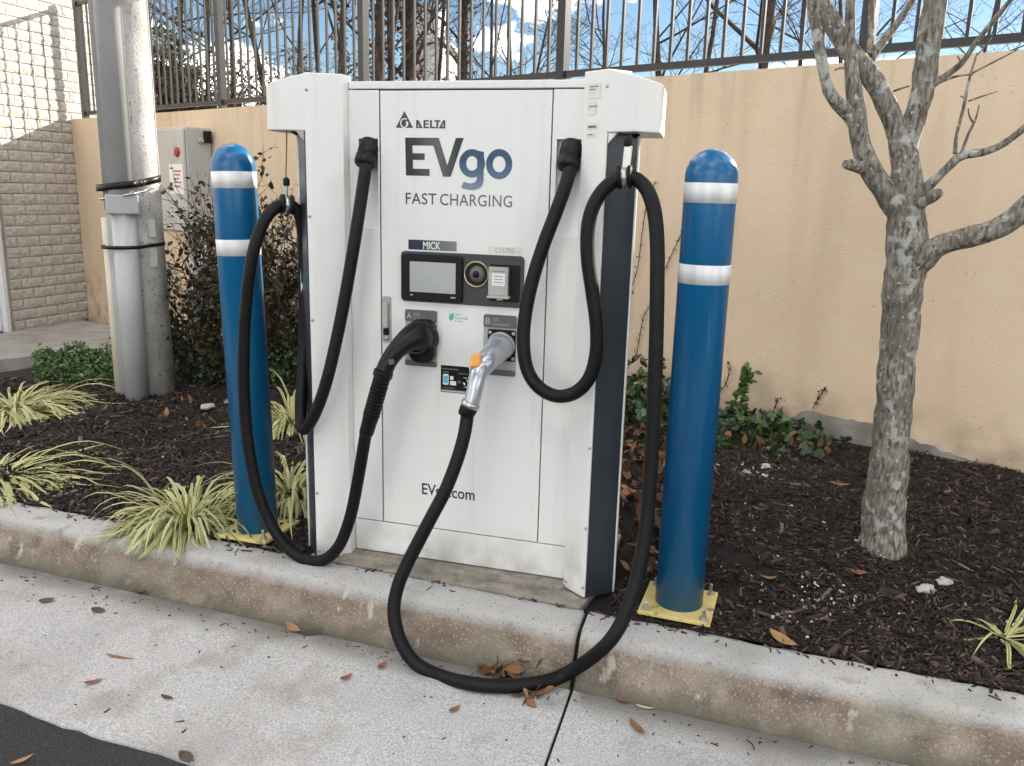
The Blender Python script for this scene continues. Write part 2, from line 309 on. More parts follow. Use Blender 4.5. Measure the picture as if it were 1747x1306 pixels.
# ================================================================== GROUND, ROAD, KERB
ROADZ = -.345
def kback(x): return -.14 - .066*x             # back edge of the kerb in plan
KT = -.15                                      # kerb top
b = MB(); b.add([(-400,-400,ROADZ),(400,-400,ROADZ),(400,kback(400)-.5,ROADZ),(-400,kback(-400)-.5,ROADZ)], [(0,1,2,3)])
tag(MB().add([(-400,-400,-.80),(400,-400,-.80),(400,400,-.80),(-400,400,-.80)], [(0,1,2,3)]).build('ground', M['terrace']), kind='structure')
tag(b.build('road', M['asphalt']), kind='structure')

def jag(x0, x1, step): return [x0+(x1-x0)*i/max(1, int(round((x1-x0)/step))) for i in range(int(round((x1-x0)/step))+1)]
gut = thing('gutter', None, None); gut['kind'] = 'structure'
def gutter_slab(x0, x1):
    xs = jag(x0, x1, .06); mb = MB(); vs = []; rows = ((-.255, -.311), (-.30, -.312), (-.60, -.322), (-.965, -.338))
    for i, x in enumerate(xs):
        e = random.uniform(-.008, .008) + .005*math.sin(x*3.1) + .004*math.sin(x*9)
        for k, (dy, z) in enumerate(rows): vs.append((x + (.0 if k else 0), kback(x)+dy+(e if k == 3 else 0), z))
        vs.append((x, kback(x)+rows[3][0]-.006+e, -.42))
    n = 5; fs = [(i*n+k, i*n+k+1, (i+1)*n+k+1, (i+1)*n+k) for i in range(len(xs)-1) for k in range(n-1)]
    fs += [tuple(range(n)), tuple(range((len(xs)-1)*n+n-1, (len(xs)-1)*n-1, -1))]
    # close under
    mb.add(vs, fs); return mb.build('gutter_slab', M['concrete'], gut)
for a, c in ((-8.2, -2.6), (-2.594, .5445), (.5545, 3.6), (3.61, 8.5)): gutter_slab(a, c)
kerb = thing('kerb', None, None); kerb['kind'] = 'structure'
def kerb_stone(x0, x1):
    prof = [(0, KT-.3), (0, KT-.012), (-.006, KT-.003), (-.03, KT), (-.125, KT-.003), (-.150, KT-.010), (-.168, KT-.026), (-.180, KT-.05), (-.205, KT-.11), (-.222, KT-.142), (-.240, KT-.158), (-.262, KT-.170), (-.262, KT-.3)]
    xs = jag(x0+.006, x1-.006, .03); vs = []; n = len(prof)
    ins = [(x0, .008)] + [(x, 0) for x in xs] + [(x1, .008)]
    for i, (x, q) in enumerate(ins):
        for k, (dy, z) in enumerate(prof):
            w = .005 if 1 < k < 11 else 0
            hx = math.sin(x*7.3+k)*.5+math.sin(x*17.1+k*2.1)*.3+random.uniform(-.4, .4)
            vs.append((x, kback(x)+dy+(q if 3 < k < 12 else -q if k < 3 else 0)+w*hx, z-(q if 2 <= k < 11 else 0)+w*.5*random.uniform(-1, 1)))
    m_ = len(ins); fs = [(i*n+k, i*n+k+1, (i+1)*n+k+1, (i+1)*n+k) for i in range(m_-1) for k in range(n-1)]
    fs += [tuple(range(n))[::-1], tuple(range((m_-1)*n, m_*n))]
    mb = MB().add(vs, fs, 0, True); o = mb.build('kerb_stone', M['kerb'], kerb)
    for pl in list(o.data.polygons)[-2:]: pl.use_smooth = False
for a, c in ((-8.2, -2.605), (-2.593, .538), (.551, 3.6), (3.61, 8.5)): kerb_stone(a, c)
# dark silt in the joints
yb = kback(.545); pr_ = [(0, -.5), (0, KT-.03), (-.03, KT-.022), (-.13, KT-.026), (-.155, KT-.055), (-.185, KT-.11), (-.205, KT-.16), (-.22, -.327), (-.60, -.338), (-.96, -.355), (-.96, -.5)]
n_ = len(pr_); tag(MB().add([(x_, yb+a, z_) for x_ in (.535, .560) for a, z_ in pr_], [tuple(range(n_)), tuple(range(2*n_-1, n_-1, -1))]+[(i, n_+i, n_+(i+1) % n_, (i+1) % n_) for i in range(n_)]).build('joint_silt', M['soil']), 'dark silt in kerb and gutter joint', kind='stuff')
# concrete pad under the charger
pad = [(-.60, kback(-.60)+.012), (.515, kback(.515)+.012), (.56, .05), (.56, .55), (-.60, .55)]
tag(MB().plan(pad, -.4, KT-.004).build('charger_pad', M['pad'], bevel=.006), kind='structure')
tag(MB().plan([(-.56, -.055), (.42, -.062), (.46, .0), (.5, .5), (-.56, .5)], KT-.02, KT+.014).build('charger_plinth', M['pad'], bevel=.004), kind='structure')

# mulch bed
def smooth(t): t = min(1, max(0, t)); return t*t*(3-2*t)
def mz(x, y):
    d = WD-(x*WN[0]+y*WN[1]); s = x*WU[0]+y*WU[1]
    zw = -.005 - .30*smooth((-s-1.2)/5.5)
    w = smooth(1-d/2.9)*smooth((y-kback(x))/.8)
    z = (KT+.002)*(1-w)+zw*w
    z -= .42*smooth((-x-4.2)/1.0)*(1-w*.35)
    hx = y-kback(x)
    z += .020*smooth((hx-.05)/.45)
    for bx_, by_ in ((-.916, .055), (.853, -.045)):
        r_ = math.hypot(x-bx_, y-by_); z = min(z, KT-.004+.03*smooth((r_-.2)/.2)+(1 if r_ > .45 else 0))
    dx = max(-.60-x, x-.545, 0); dy = max(y-.54, 0); r_ = math.hypot(dx, dy)
    if r_ < .3: z = min(z, KT-.03+.06*smooth(r_/.09)+(1 if r_ > .12 else 0))
    return z
def mzn(x, y):
    return mz(x, y) + (.012*math.sin(x*5.1+y*2.2)+.008*math.sin(x*11.7-y*8.3)+.006*math.sin(y*17+x*3))*smooth((y-kback(x))/.3)
nx, ny = 150, 70; vs = []
for i in range(nx+1):
    x = -8.2+16.4*i/nx; y0 = kback(x)+.003; y1 = (WD+.1-x*WN[0])/WN[1]
    y1 = max(y1, y0+.05)
    for j in range(ny+1):
        y = y0+(y1-y0)*(j/ny); vs.append((x, y, mzn(x, y)-.004+random.uniform(-.003, .003)))
fs = [(i*(ny+1)+j, (i+1)*(ny+1)+j, (i+1)*(ny+1)+j+1, i*(ny+1)+j+1) for i in range(nx) for j in range(ny)]
tag(MB().add(vs, fs, 0, True).build('planting_bed', M['soil']), kind='structure')

def scatter(name, n, samp, size, m, label, flat=.35, tilt=.5, kind='stuff'):
    base = np.array([(-1,-1,-1),(1,-1,-1),(1,1,-1),(-1,1,-1),(-.8,-.6,1),(.9,-.7,1),(.7,.8,1),(-.9,.6,1)], float)
    fq = np.array([(3,2,1,0),(4,5,6,7),(0,1,5,4),(1,2,6,5),(2,3,7,6),(3,0,4,7)])
    V = []; F = []; k = 0
    while k < n:
        q = samp()
        if q is None: continue
        x, y, z = q; L = size[0]*(.4+rng.random()**2*1.6); w_ = size[1]*(.5+rng.random()); h = size[2]*(.5+rng.random())
        a = rng.random()*6.283; tl = rng.normal()*tilt; rl = rng.normal()*tilt
        R = np.array(Matrix.Rotation(a, 3, 'Z') @ Matrix.Rotation(tl, 3, 'Y') @ Matrix.Rotation(rl, 3, 'X'))
        V.append((base*np.array([L, w_, h])) @ R.T + np.array([x, y, z+h*.6])); F.append(fq+8*k); k += 1
    me = bpy.data.meshes.new(name); me.from_pydata(np.concatenate(V).tolist(), [], np.concatenate(F).tolist()); me.materials.append(m)
    o = link(name, me); return tag(o, label, None, None, kind)
def in_charger(x, y): return -.64 < x < .63 and y < .5
def bed_sample(u0, u1, v0, v1):
    def f():
        q = PZ(rng.uniform(u0, u1), v0+(v1-v0)*rng.random(), -.10)
        x, y = q[0], q[1]
        if y < kback(x)+.004 or WD-(x*WN[0]+y*WN[1]) < .02 or in_charger(x, y) or x < -5.2: return None
        return x, y, mzn(x, y)
    return f
scatter('bark_mulch', 17000, bed_sample(1000, 1850, 730, 1240), (.013, .0026, .0018), M['chips'], 'dark shredded bark mulch covering the planting bed')
scatter('bark_mulch', 9000, bed_sample(-60, 560, 640, 930), (.020, .0042, .0026), M['chips'], 'dark shredded bark mulch left of the charger')
scatter('bark_mulch', 700, bed_sample(1000, 1850, 760, 1240), (.026, .007, .003), M['chips'], 'larger bark flakes lying on the mulch')
scatter('bark_mulch', 450, bed_sample(-60, 560, 650, 930), (.030, .008, .003), M['chips'], 'larger bark flakes on the mulch left of the charger')
def spill():
    x = random.uniform(-2.4, 2.2); y = kback(x)-abs(rng.normal())*.035
    if -.62 < x < .56 and random.random() < .7: return None
    return x, y, KT+.0015
scatter('spilled_mulch', 170, spill, (.010, .003, .0015), M['chips'], 'bark crumbs spilled onto the kerb top', tilt=.12)
def grit_s():
    c = random.choice([(1.25,-.02,.16,.12),(1.12,1.2,.18,.1),(1.33,.12,.2,.1),(1.45,.05,.2,.15),(1.0,.25,.2,.3),(1.6,.3,.8,.5),(-2.2,.8,.8,.6)])
    x, y = c[0]+rng.normal()*c[2]*.6, c[1]+rng.normal()*c[3]*.6
    if y < kback(x)+.02 or in_charger(x, y) or WD-(x*WN[0]+y*WN[1]) < .05: return None
    return x, y, mzn(x, y)
scatter('fertiliser_grit', 140, grit_s, (.0045, .004, .003), M['grit'], 'pale grit and pellets scattered on the mulch', tilt=.3)
def kerbside():
    x = random.uniform(-2.4, 2.2); y = kback(x)-.27-abs(rng.normal())*.05
    return x, y, -.312
scatter('gutter_debris', 150, kerbside, (.007, .002, .0012), M['chips'], 'bark crumbs gathered in the gutter along the kerb', tilt=.15)
def onslab():
    x = random.uniform(-2.3, 1.6); y = kback(x)-.28-random.random()**1.4*.66
    if x > -.3 and random.random() < .6: return None
    return x, y, -.312-.026*((kback(x)-.28-y)/.7)
scatter('pavement_specks', 80, onslab, (.008, .0035, .0014), M['chips'], 'bark crumbs scattered on the pale gutter concrete', tilt=.1)

# ================================================================== RETAINING WALL, RAILING, TERRACE
WTOP = 1.968
def wall_box(mb, s0, s1, f0, f1, z0, z1, mi=0):     # f = metres in front of the wall face (negative behind)
    P = [wpt(s0,f0,z0), wpt(s1,f0,z0), wpt(s1,f1,z0), wpt(s0,f1,z0), wpt(s0,f0,z1), wpt(s1,f0,z1), wpt(s1,f1,z1), wpt(s0,f1,z1)]
    return mb.add(P, [(3,2,1,0),(4,5,6,7),(0,1,5,4),(1,2,6,5),(2,3,7,6),(3,0,4,7)], mi)
S0 = -8.56
rw = thing('retaining_wall', 'tan painted concrete retaining wall behind the charger with railing on top', 'wall', wpt(0, 0, -.1))
# two lifts with a hairline form joint between them
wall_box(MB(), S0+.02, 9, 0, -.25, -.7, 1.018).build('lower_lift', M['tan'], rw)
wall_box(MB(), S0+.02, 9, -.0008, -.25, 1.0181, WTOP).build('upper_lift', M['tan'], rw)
ed = []; x = .28
pts_top = []
while x < 9: pts_top.append((x, -.005+.10*smooth((x-.28)/.18)+.035*math.sin(x*2.1+.5)+random.uniform(-.008, .008)-.05*smooth((x-.75)/.5))); x += .035
mb = MB(); n_ = len(pts_top)
V_ = [wpt(s, .004, -.3) for s, z in pts_top]+[wpt(s, .004, z) for s, z in pts_top]+[wpt(s, -.02, z) for s, z in pts_top]
mb.add(V_, [(i, i+1, n_+i+1, n_+i) for i in range(n_-1)]+[(n_+i, n_+i+1, 2*n_+i+1, 2*n_+i) for i in range(n_-1)])
mb.build('bare_footing_band', M['footing'], rw)

fn = thing('metal_railing', 'dark bronze metal railing of thin vertical bars on top of the tan wall', 'railing', wpt(0, -.12, WTOP))
RZ0, RZ1 = 2.040, 3.235
UW = Vector(WU); 
def local_box(hx, hy, z0, z1): 
    u_, n_2 = WU, WN
    P = [u_*a+n_2*c+np.array([0, 0, z]) for z in (z0, z1) for a, c in ((-hx,-hy),(hx,-hy),(hx,hy),(-hx,hy))]
    return MB().add(P, [(3,2,1,0),(4,5,6,7),(0,1,5,4),(1,2,6,5),(2,3,7,6),(3,0,4,7)])
bal = local_box(.0085, .0085, RZ0+.019, RZ1-.019).mesh('baluster', M['fence'])
pst = local_box(.032, .032, WTOP-.05, RZ1+.05).mesh('post', M['fence'])
PS = [-8.42, -7.48, -5.50, -3.43, -1.44, .51, 2.5, 4.5, 6.5, 8.5]
def place(name, me, s):
    o = link(name, me, fn); q = wpt(s, -.12, 0); o.location = Vector(q)-fn.location; return o
for a in PS: place('post', pst, a)
for a, c in zip(PS[:-1], PS[1:]):
    k = int(round((c-a)/.117))
    for i in range(1, k): place('baluster', bal, a+(c-a)*i/k)
for z in (RZ0, RZ1):
    for a, c in zip(PS[:-1], PS[1:]):
        wall_box(MB(), a+.033, c-.033, -.102, -.138, z-.02, z+.02).build('rail', M['fence'], fn)

b = MB(); far = 160
nn = 24; vs = []
for i in range(nn+1):
    s = -60+120*i/nn
    for j, dd in enumerate((.24, 2, 6, 14, 30, 60, 160)):
        vs.append(tuple(WU*s+WN*(WD+dd)+np.array([0, 0, WTOP-.06+(.0 if j == 0 else dd*.004+random.uniform(-.06, .06))])))
fs = [(i*7+j, (i+1)*7+j, (i+1)*7+j+1, i*7+j+1) for i in range(nn) for j in range(6)]
tag(b.add(vs, fs, 0, True).build('upper_terrace', M['terrace']), kind='structure')

# ================================================================== BLOCK BUILDING AT THE LEFT, WALKWAY
BD = np.array([-.06, -.998, 0]); BC = np.array([-6.832, 5.66, -.40]); BN = np.array([.998, -.06, 0])
def bpt(t, f, z): q = BC+BD*t+BN*f; return np.array([q[0], q[1], z])
bb = thing('block_building', 'pale split-face block building wall at the far left, sunlit above', 'building', bpt(0, 0, -.4))
def bbox(mb, t0, t1, f0, f1, z0, z1, mi=0):
    P = [bpt(t0,f0,z0), bpt(t1,f0,z0), bpt(t1,f1,z0), bpt(t0,f1,z0), bpt(t0,f0,z1), bpt(t1,f0,z1), bpt(t1,f1,z1), bpt(t0,f1,z1)]
    return mb.add(P, [(3,2,1,0),(4,5,6,7),(0,1,5,4),(1,2,6,5),(2,3,7,6),(3,0,4,7)], mi)
mb = MB(); bbox(mb, -1.2, 1.10, -.02, -4, -.6, 4.2); bbox(mb, 1.10, 2.10, -.02, -4, 1.68, 4.2); bbox(mb, 2.10, 9, -.02, -4, -.6, 4.2); bbox(mb, 1.1, 2.1, -.3, -4, -.6, 1.68)
mb.build('wall_core', M['mortar'], bb)
CH, BL = .1165, .30
def block_mesh(L):
    gx, gz = 9, 4; vs = []; ids = {}
    for i in range(gx+1):
        for k in range(gz+1):
            e = (i in (0, gx)) or (k in (0, gz))
            f = .006+random.uniform(0, .004) if e else .013+random.uniform(-.004, .007)
            jx = 0 if i in (0, gx) else random.uniform(-.008, .008); jz = 0 if k in (0, gz) else random.uniform(-.006, .006)
            q = BD*(L*i/gx+jx)+BN*f; vs.append((q[0], q[1], (CH-.009)*k/gz+jz))
    w_ = gz+1; fs = []
    for i in range(gx):
        for k in range(gz):
            a, b_, c, d = i*w_+k, (i+1)*w_+k, (i+1)*w_+k+1, i*w_+k+1
            fs += [(a, b_, c), (a, c, d)] if random.random() < .5 else [(a, b_, d), (b_, c, d)]
    rim = [i*w_ for i in range(gx)]+[gx*w_+k for k in range(gz)]+[i*w_+gz for i in range(gx, 0, -1)]+[k for k in range(gz, 0, -1)]
    o = len(vs)
    for r in rim: q = np.array(vs[r]); q = q-BN*(.03); vs.append(tuple(q))
    R_ = len(rim)
    for i in range(R_): fs.append((rim[i], o+i, o+(i+1) % R_, rim[(i+1) % R_]))
    return MB().add(vs, fs).mesh('block', M['block'])
full = [block_mesh(BL-.009) for _ in range(9)]; half = [block_mesh(BL/2-.009) for _ in range(4)]
row = 0; z = -.40
while z < 4.0:
    t = -.75 if row % 2 else -.75+BL/2
    if row % 2 == 0:
        o = link('block', half[row % 4], bb); o.location = Vector(bpt(-.75, 0, z))-bb.location
    while t < 2.2:
        indoor = z < 1.68 and t+BL > 1.11
        if indoor:
            if t+BL/2 < 1.11: o = link('block', random.choice(half), bb); o.location = Vector(bpt(t, 0, z))-bb.location
            break
        o = link('block', random.choice(full), bb); o.location = Vector(bpt(t, random.uniform(-.003, .003), z))-bb.location
        t += BL
    row += 1; z += CH
fr = MB(); bbox(fr, 1.115, 1.165, .05, -.12, -.40, 1.66); bbox(fr, 2.05, 2.1, .05, -.12, -.40, 1.66); bbox(fr, 1.166, 2.049, .05, -.12, 1.60, 1.66)
fr.build('door_frame', M['siding'], bb, bevel=.004)
dr = bbox(MB(), 1.17, 2.045, -.02, -.07, -.385, 1.595).build('door', M['siding'], bb, bevel=.004)
MB().lathe(bpt(1.97, -.02, .55), BN, [(.012,0),(.012,.03),(.03,.035),(.033,.05),(.02,.065),(.004,.066)], 14).build('door_knob', M['steel'], dr)
wk = [(-5.30, 4.30), (-5.77, 3.35), (-6.4, 2.0), (-6.85, .8), (-7.4, -.2), (-8.3, -.2), (-7.15, 2.0), (-6.90, 4.4), (-6.84, 5.55), (-5.0, 5.0)]
tag(MB().plan(wk, -.6, -.398).build('walkway', M['walk'], bevel=.01), kind='structure')

# ================================================================== BOLLARDS
def bollard(cx, cy, zt, label):
    z0 = KT+.010; r = .0835; root = thing('bollard', label, 'bollard', (cx, cy, KT), 'blue bollards guarding the charger')
    prof = [(r, z0), (r, zt-r*1.02)]+[(r*math.cos(rad(a)), zt-r*1.02+r*1.02*math.sin(rad(a))) for a in range(6, 90, 6)]+[(.001, zt)]
    MB().lathe((cx, cy, 0), (0, 0, 1), prof, 48).build('sleeve', M['bluepaint'], root)
    for zb in (zt-.168, zt-.424):
        MB().lathe((cx, cy, zb), (0, 0, 1), [(r-.001, 0), (r+.0012, .0005), (r+.0012, .0625), (r-.001, .063)], 48).build('reflective_band', M['reflect'], root)
    a = math.atan(-.066); ax = np.array([math.cos(a), math.sin(a), 0]); ay = np.array([-ax[1], ax[0], 0]); c = np.array([cx, cy, z0])
    MB().obox(c+np.array([0, 0, .003]), ax*.125, ay*.125, (0, 0, .007)).build('base_plate', M['yellow'], root, bevel=.002)
    for sx in (-1, 1):
        for sy in (-1, 1):
            q = c+ax*.1*sx+ay*.1*sy+np.array([0, 0, .008])
            bt = MB().lathe(q, (0, 0, 1), [(.017, 0), (.017, .003), (.012, .0032), (.012, .012), (.007, .0122), (.007, .026+.012*(sx > 0)), (.004, .030+.012*(sx > 0))], 6, smooth=False).build('anchor_bolt', M['steel'], root)
    return root
bl = bollard(-.916, .055, 1.437, 'blue bollard with white bands left of the charger, cable hanging across it'); bl.rotation_euler.y = -.026
bollard(.853, -.045, 1.434, 'blue bollard with white bands right of the charger, before the tan wall')

# ================================================================== POLE
px, py = -2.83, 1.83; pz = mz(px, py)-.05
pole = thing('utility_pole', 'weathered grey pole with grey conduit cover and straps at the left', 'pole', (px, py, pz))
MB().tube([(px, py, pz), (px, py, 1.5), (px, py, 6.5)], [.135, .125, .105], 32, wob=0).build('shaft', M['galv'], pole)
vd = np.array([CAM[0]-px, CAM[1]-py, 0]); vd /= np.linalg.norm(vd); vr = np.array([-vd[1], vd[0], 0])   # towards viewer, viewer's right
g = np.array([px, py, 0])+vd*.10-vr*.105
def guard(z0, z1, w, dp):
    mb = MB(); prof = [(-w-.035, -.05), (-w-.035, -.045)]; pr = []
    pr.append((-w-.03, -.04)); pr.append((-w, -.04))
    for a in range(180, -1, -15): pr.append((w*math.cos(rad(a)), dp*.35+dp*.65*math.sin(rad(a))))
    pr.append((w, -.04)); pr.append((w+.03, -.04)); pr.append((w+.03, -.05)); pr.append((-w-.03, -.05))
    poly = [tuple((g+vr*a+vd*c)[:2]) for a, c in pr]
    return mb.plan(poly, z0, z1, smooth=True)
guard(pz, 1.18, .072, .11).build('conduit_cover', M['conduit'], pole)
guard(1.10, 6.0, .078, .12).build('conduit_cover', M['conduit'], pole)
q = np.array([px, py, 0])-vr*.20-vd*.02
MB().tube([(q[0], q[1], pz), (q[0], q[1], 1.05)], .04, 16).build('pvc_pipe', M['pvc'], pole)
def strap(z, tilt, h, r_, m, name, extra=.0):
    pts = []
    for i in range(41):
        a = 2*math.pi*i/40; c = np.array([px, py, 0]); d = vd*math.cos(a)+vr*math.sin(a)
        rr = .129+r_
        # swell round the cover
        k = max(0, d@((g-c)/np.linalg.norm(g-c))); rr += extra*smooth((k-.45)/.4)
        pts.append(c+d*rr+np.array([0, 0, z+tilt*math.sin(a)]))
    mb = MB(); vs = []
    for p_ in pts: vs += [tuple(p_-np.array([0, 0, h/2])), tuple(p_+np.array([0, 0, h/2]))]
    fs = [(2*i, 2*i+2, 2*i+3, 2*i+1) for i in range(40)]; mb.add(vs, fs, 0, True)
    o = mb.build(name, m, pole); s_ = o.modifiers.new('s', 'SOLIDIFY'); s_.thickness = .006; return o
strap(1.27, .035, .042, .004, M['black'], 'strap', .125)
strap(.88, .01, .022, .004, M['black'], 'strap', .125)
strap(1.215, .05, .012, .004, M['steel'], 'strap', .115)
MB().obox(g+np.array([0, 0, 1.14])+vd*.065, vr*.095, vd*.06, (0, 0, .06)).build('bracket', M['conduit'], pole, bevel=.01)
for z in (.99, .80): MB().obox(np.array([px, py, z])+vd*.118+vr*.055, vr*.022, vd*.012, (0, 0, .055)).build('number_tag', M['lgrey'], pole, bevel=.003)
for i in range(7): 
    MB().lathe(g+vr*.088-vd*.038+np.array([0, 0, pz+.12+i*.16]), vd, [(.008,0),(.008,.004),(.001,.006)], 8).build('screw', M['steel'], pole)

# ================================================================== ELECTRICAL CABINET ON THE WALL
sL, sR = PW(262, 240)@WU, PW(318, 240, .26)@WU
sL = sR-.62
zt = 1.79
eb = thing('electrical_cabinet', 'grey electrical disconnect cabinet with red badge on the tan wall, behind the pole', 'electrical box', wpt(sR-.3, .1, .8))
wall_box(MB(), sL, sR, .002, .26, .80, zt).build('case', M['elec'], eb, bevel=.01)
wall_box(MB(), sL+.02, sR-.015, .262, .285, .82, zt-.02).build('cover', M['elec'], eb, bevel=.008)
# side operating plate, rounded below
mb = MB(); poly = [(.03, zt-.06), (.24, zt-.06), (.24, zt-.34)]+[(.13+.12*math.cos(rad(a)), zt-.36+.26*math.sin(rad(a))) for a in range(-10, -175, -15)]+[(.03, zt-.34)]
n_ = len(poly); mb.add([wpt(sR+.003, f, z) for f, z in poly]+[wpt(sR+.02, f, z) for f, z in poly], [tuple(range(n_)), tuple(range(2*n_-1, n_-1, -1))]+[(i, (i+1) % n_, n_+(i+1) % n_, n_+i) for i in range(n_)])
mb.build('operating_plate', M['conduit'], eb)
MB().lathe(wpt(sR+.02, .13, zt-.12), WU, [(.03,0),(.03,.02),(.015,.022),(.015,.04)], 16).build('knob', M['lgrey'], eb)
MB().lathe(wpt(sR-.13, .285, zt-.23), -WN, [(.045,0),(.045,.012),(.03,.02),(.001,.021)], 20).build('red_badge', M['red'], eb)
wall_box(MB(), sR-.30, sR-.05, .286, .2875, zt-.62, zt-.34).build('notice', M['white_ink'], eb)
for i in range(5):
    wall_box(MB(), sR-.22+.01*(i % 2), sR-.08-.02*(i % 3), .2885, .2895, zt-.40-.035*i-.012, zt-.40-.035*i).build('notice_line', M['red'], eb)
for ds, r_ in ((-.24, .045), (-.06, .05)):
    q0 = wpt(sR+ds, .12, mz(*wpt(sR+ds, .12, 0)[:2])-.1); q1 = wpt(sR+ds, .12, .81)
    cdt = MB().tube([q0, q1], r_, 16).build('conduit', M['conduit'], eb)
    MB().lathe(wpt(sR+ds, .12, .3), (0, 0, 1), [(r_+.001,0),(r_+.008,.002),(r_+.008,.07),(r_+.001,.072)], 16).build('coupling', M['conduit'], cdt)
wall_box(MB(), sR+.021, sR+.06, .03, .10, zt-.14, zt-.03).build('side_hinge', M['black'], eb, bevel=.005)

# ================================================================== CHARGER
def XZ(u, v, y=0.0): q = PY(u, v, y); return (q[0], q[2])
def R4(u0, v0, u1, v1, y=0.0):      # upright rectangle on the door seen between two picture corners
    a, c = XZ(u0, v0, y), XZ(u1, v1, y); return (min(a[0], c[0]), max(a[0], c[0]), min(a[1], c[1]), max(a[1], c[1]))
ch = thing('ev_charger', 'white electric vehicle fast charger cabinet with two cables on a concrete pad', 'ev charger', (0, .15, KT))
TOPZ = 1.652; DW = .3125; DH = 1.62
IL, IR = -.437, .425                     # inner edges of the two prow columns
mb = MB(); mb.plan([(IL-.03, .030), (IR+.03, .030), (.50, .42), (-.53, .42)], -.115, TOPZ-.03)
mb.build('cabinet_body', M['white'], ch, bevel=.003)
MB().plan([(IL+.002, -.001), (IR-.002, -.001), (IR+.05, .43), (IL-.05, .43)], 1.626, TOPZ).build('top_trim', M['white'], ch, bevel=.003)
MB().plan([(IL+.002, 0), (IR-.002, 0), (IR-.002, .05), (IL+.002, .05)], -.132, -.004).build('plinth_panel', M['white'], ch, bevel=.002)
MB().plan([(IL+.05, .02), (IR-.05, .02), (IR-.05, .40), (IL+.05, .40)], KT+.012, -.116).build('base_frame', M['matt_black'], ch)
door = MB().box(-DW, DW, -.0005, .026, 0.0, DH).build('door', M['white'], ch, bevel=.002)
# fixed side strips with the sloping cable pockets
def strip(x0, x1, p0, p1, zt):
    mb = MB(); zb = 1.14; dp = .065; z0, z1 = 0.0, 1.622; y = 0.0005
    V_ = [(x0,y,z0),(x1,y,z0),(x1,y,z1),(x0,y,z1),(p0,y,zb),(p1,y,zb),(p1,y,zt),(p0,y,zt),(p0,y+dp,zt),(p1,y+dp,zt),(p0,y+.004,zb),(p1,y+.004,zb)]
    F_ = [(0,1,5,4),(1,2,6,5),(2,3,7,6),(3,0,4,7),(7,6,9,8),(4,5,11,10),(10,11,9,8),(4,10,8,7),(5,6,9,11)]
    mb.add(V_, F_); mb.box(x0, x1, y+.02, y+.0202, z0, zb); return mb.build('side_strip', M['white'], ch)
strip(IL+.001, -DW-.0045, -.398, -.323, 1.457)
strip(DW+.0045, IR-.001, .333, IR-.008, 1.462)
# prow columns
def column(pts, name): return MB().plan(pts, KT+.002, 1.672).build(name, M['white'], ch, bevel=.0035)
FL, FR = (-.541, -.088), (.506, -.090)
column([(IL, .03), (IL, -.042), FL, (-.560, -.094), (-.563, -.086), (-.60, -.03), (-.55, .03)], 'column')
column([(IR, .03), (IR, -.030), FR, (.519, -.095), (.521, -.088), (.58, -.03), (.53, .03)], 'column')
def slab(a, c, th, z0, z1, m, name):
    a = np.array(a); c = np.array(c); d = (c-a)/np.linalg.norm(c-a); n2 = np.array([d[1], -d[0]])*th
    return MB().plan([tuple(a), tuple(c), tuple(c+n2), tuple(a+n2)], z0, z1).build(name, m, ch, bevel=.0015)
slab((.520, -.087), (.606, -.018), .006, KT+.003, 1.50, M['navy'], 'side_panel')
slab((-.628, -.012), (-.561, -.086), .006, KT+.003, 1.50, M['navy'], 'side_panel')
for sx, xo in ((1, .611), (-1, -.634)):
    MB().plan([(xo-.004, -.0175), (xo+.003, -.016), (xo+.003, .006), (xo-.004, .006)], KT+.004, 1.47).build('edge_flange', M['white'], ch)
    MB().plan([(xo-.02*sx-.006, .0), (xo-.02*sx+.006, .0), (.505*sx+.006, .42), (.505*sx-.006, .42)] if sx > 0 else [(xo+.014, 0), (xo+.026, 0), (-.525, .42), (-.537, .42)], KT+.004, 1.48).build('rear_side_panel', M['navy'], ch)
# horns (retractor housings) over the columns
def horn(F, pts, zb, gx):
    ztop = lambda x, y: 1.674-.27*max(0, abs(x)-abs(F[0]))
    mb = MB().plan(pts, lambda x, y: zb, ztop); o = mb.build('retractor_housing', M['white'], ch, bevel=.004)
    return o
hr = horn(FR, [(.5075, .02), (.5075, -.0905), (.612, -.140), (.620, -.137), (.684, -.080), (.687, -.070), (.672, .18), (.50, .18)], 1.478, .54)
hl = horn(FL, [(-.5425, .02), (-.5, .18), (-.70, .18), (-.722, -.02), (-.722, -.055), (-.714, -.085), (-.698, -.106), (-.672, -.118), (-.640, -.120), (-.5425, -.0885)], 1.476, .58)
for F, sx in ((FR, 1), (FL, -1)):        # gussets under the housings
    x0, x1 = (.523, .552) if sx > 0 else (-.566, -.596)
    yy = -.094
    V_ = [(x0, yy, 1.477), (x1, yy-.006, 1.477), (x0, yy, 1.445), (x0, .02, 1.477), (x1, .02, 1.477), (x0, .02, 1.445)]
    MB().add(V_, [(0,2,1),(3,4,5),(0,1,4,3),(1,2,5,4),(0,3,5,2)]).build('gusset', M['white'] if sx > 0 else M['lgrey'], ch)
    MB().lathe((.600*sx if sx > 0 else -.633, -.03, 1.4765), (0, 0, -1), [(.016,0),(.016,.006),(.006,.007),(.006,.012)], 14).build('wire_guide', M['black'], ch)
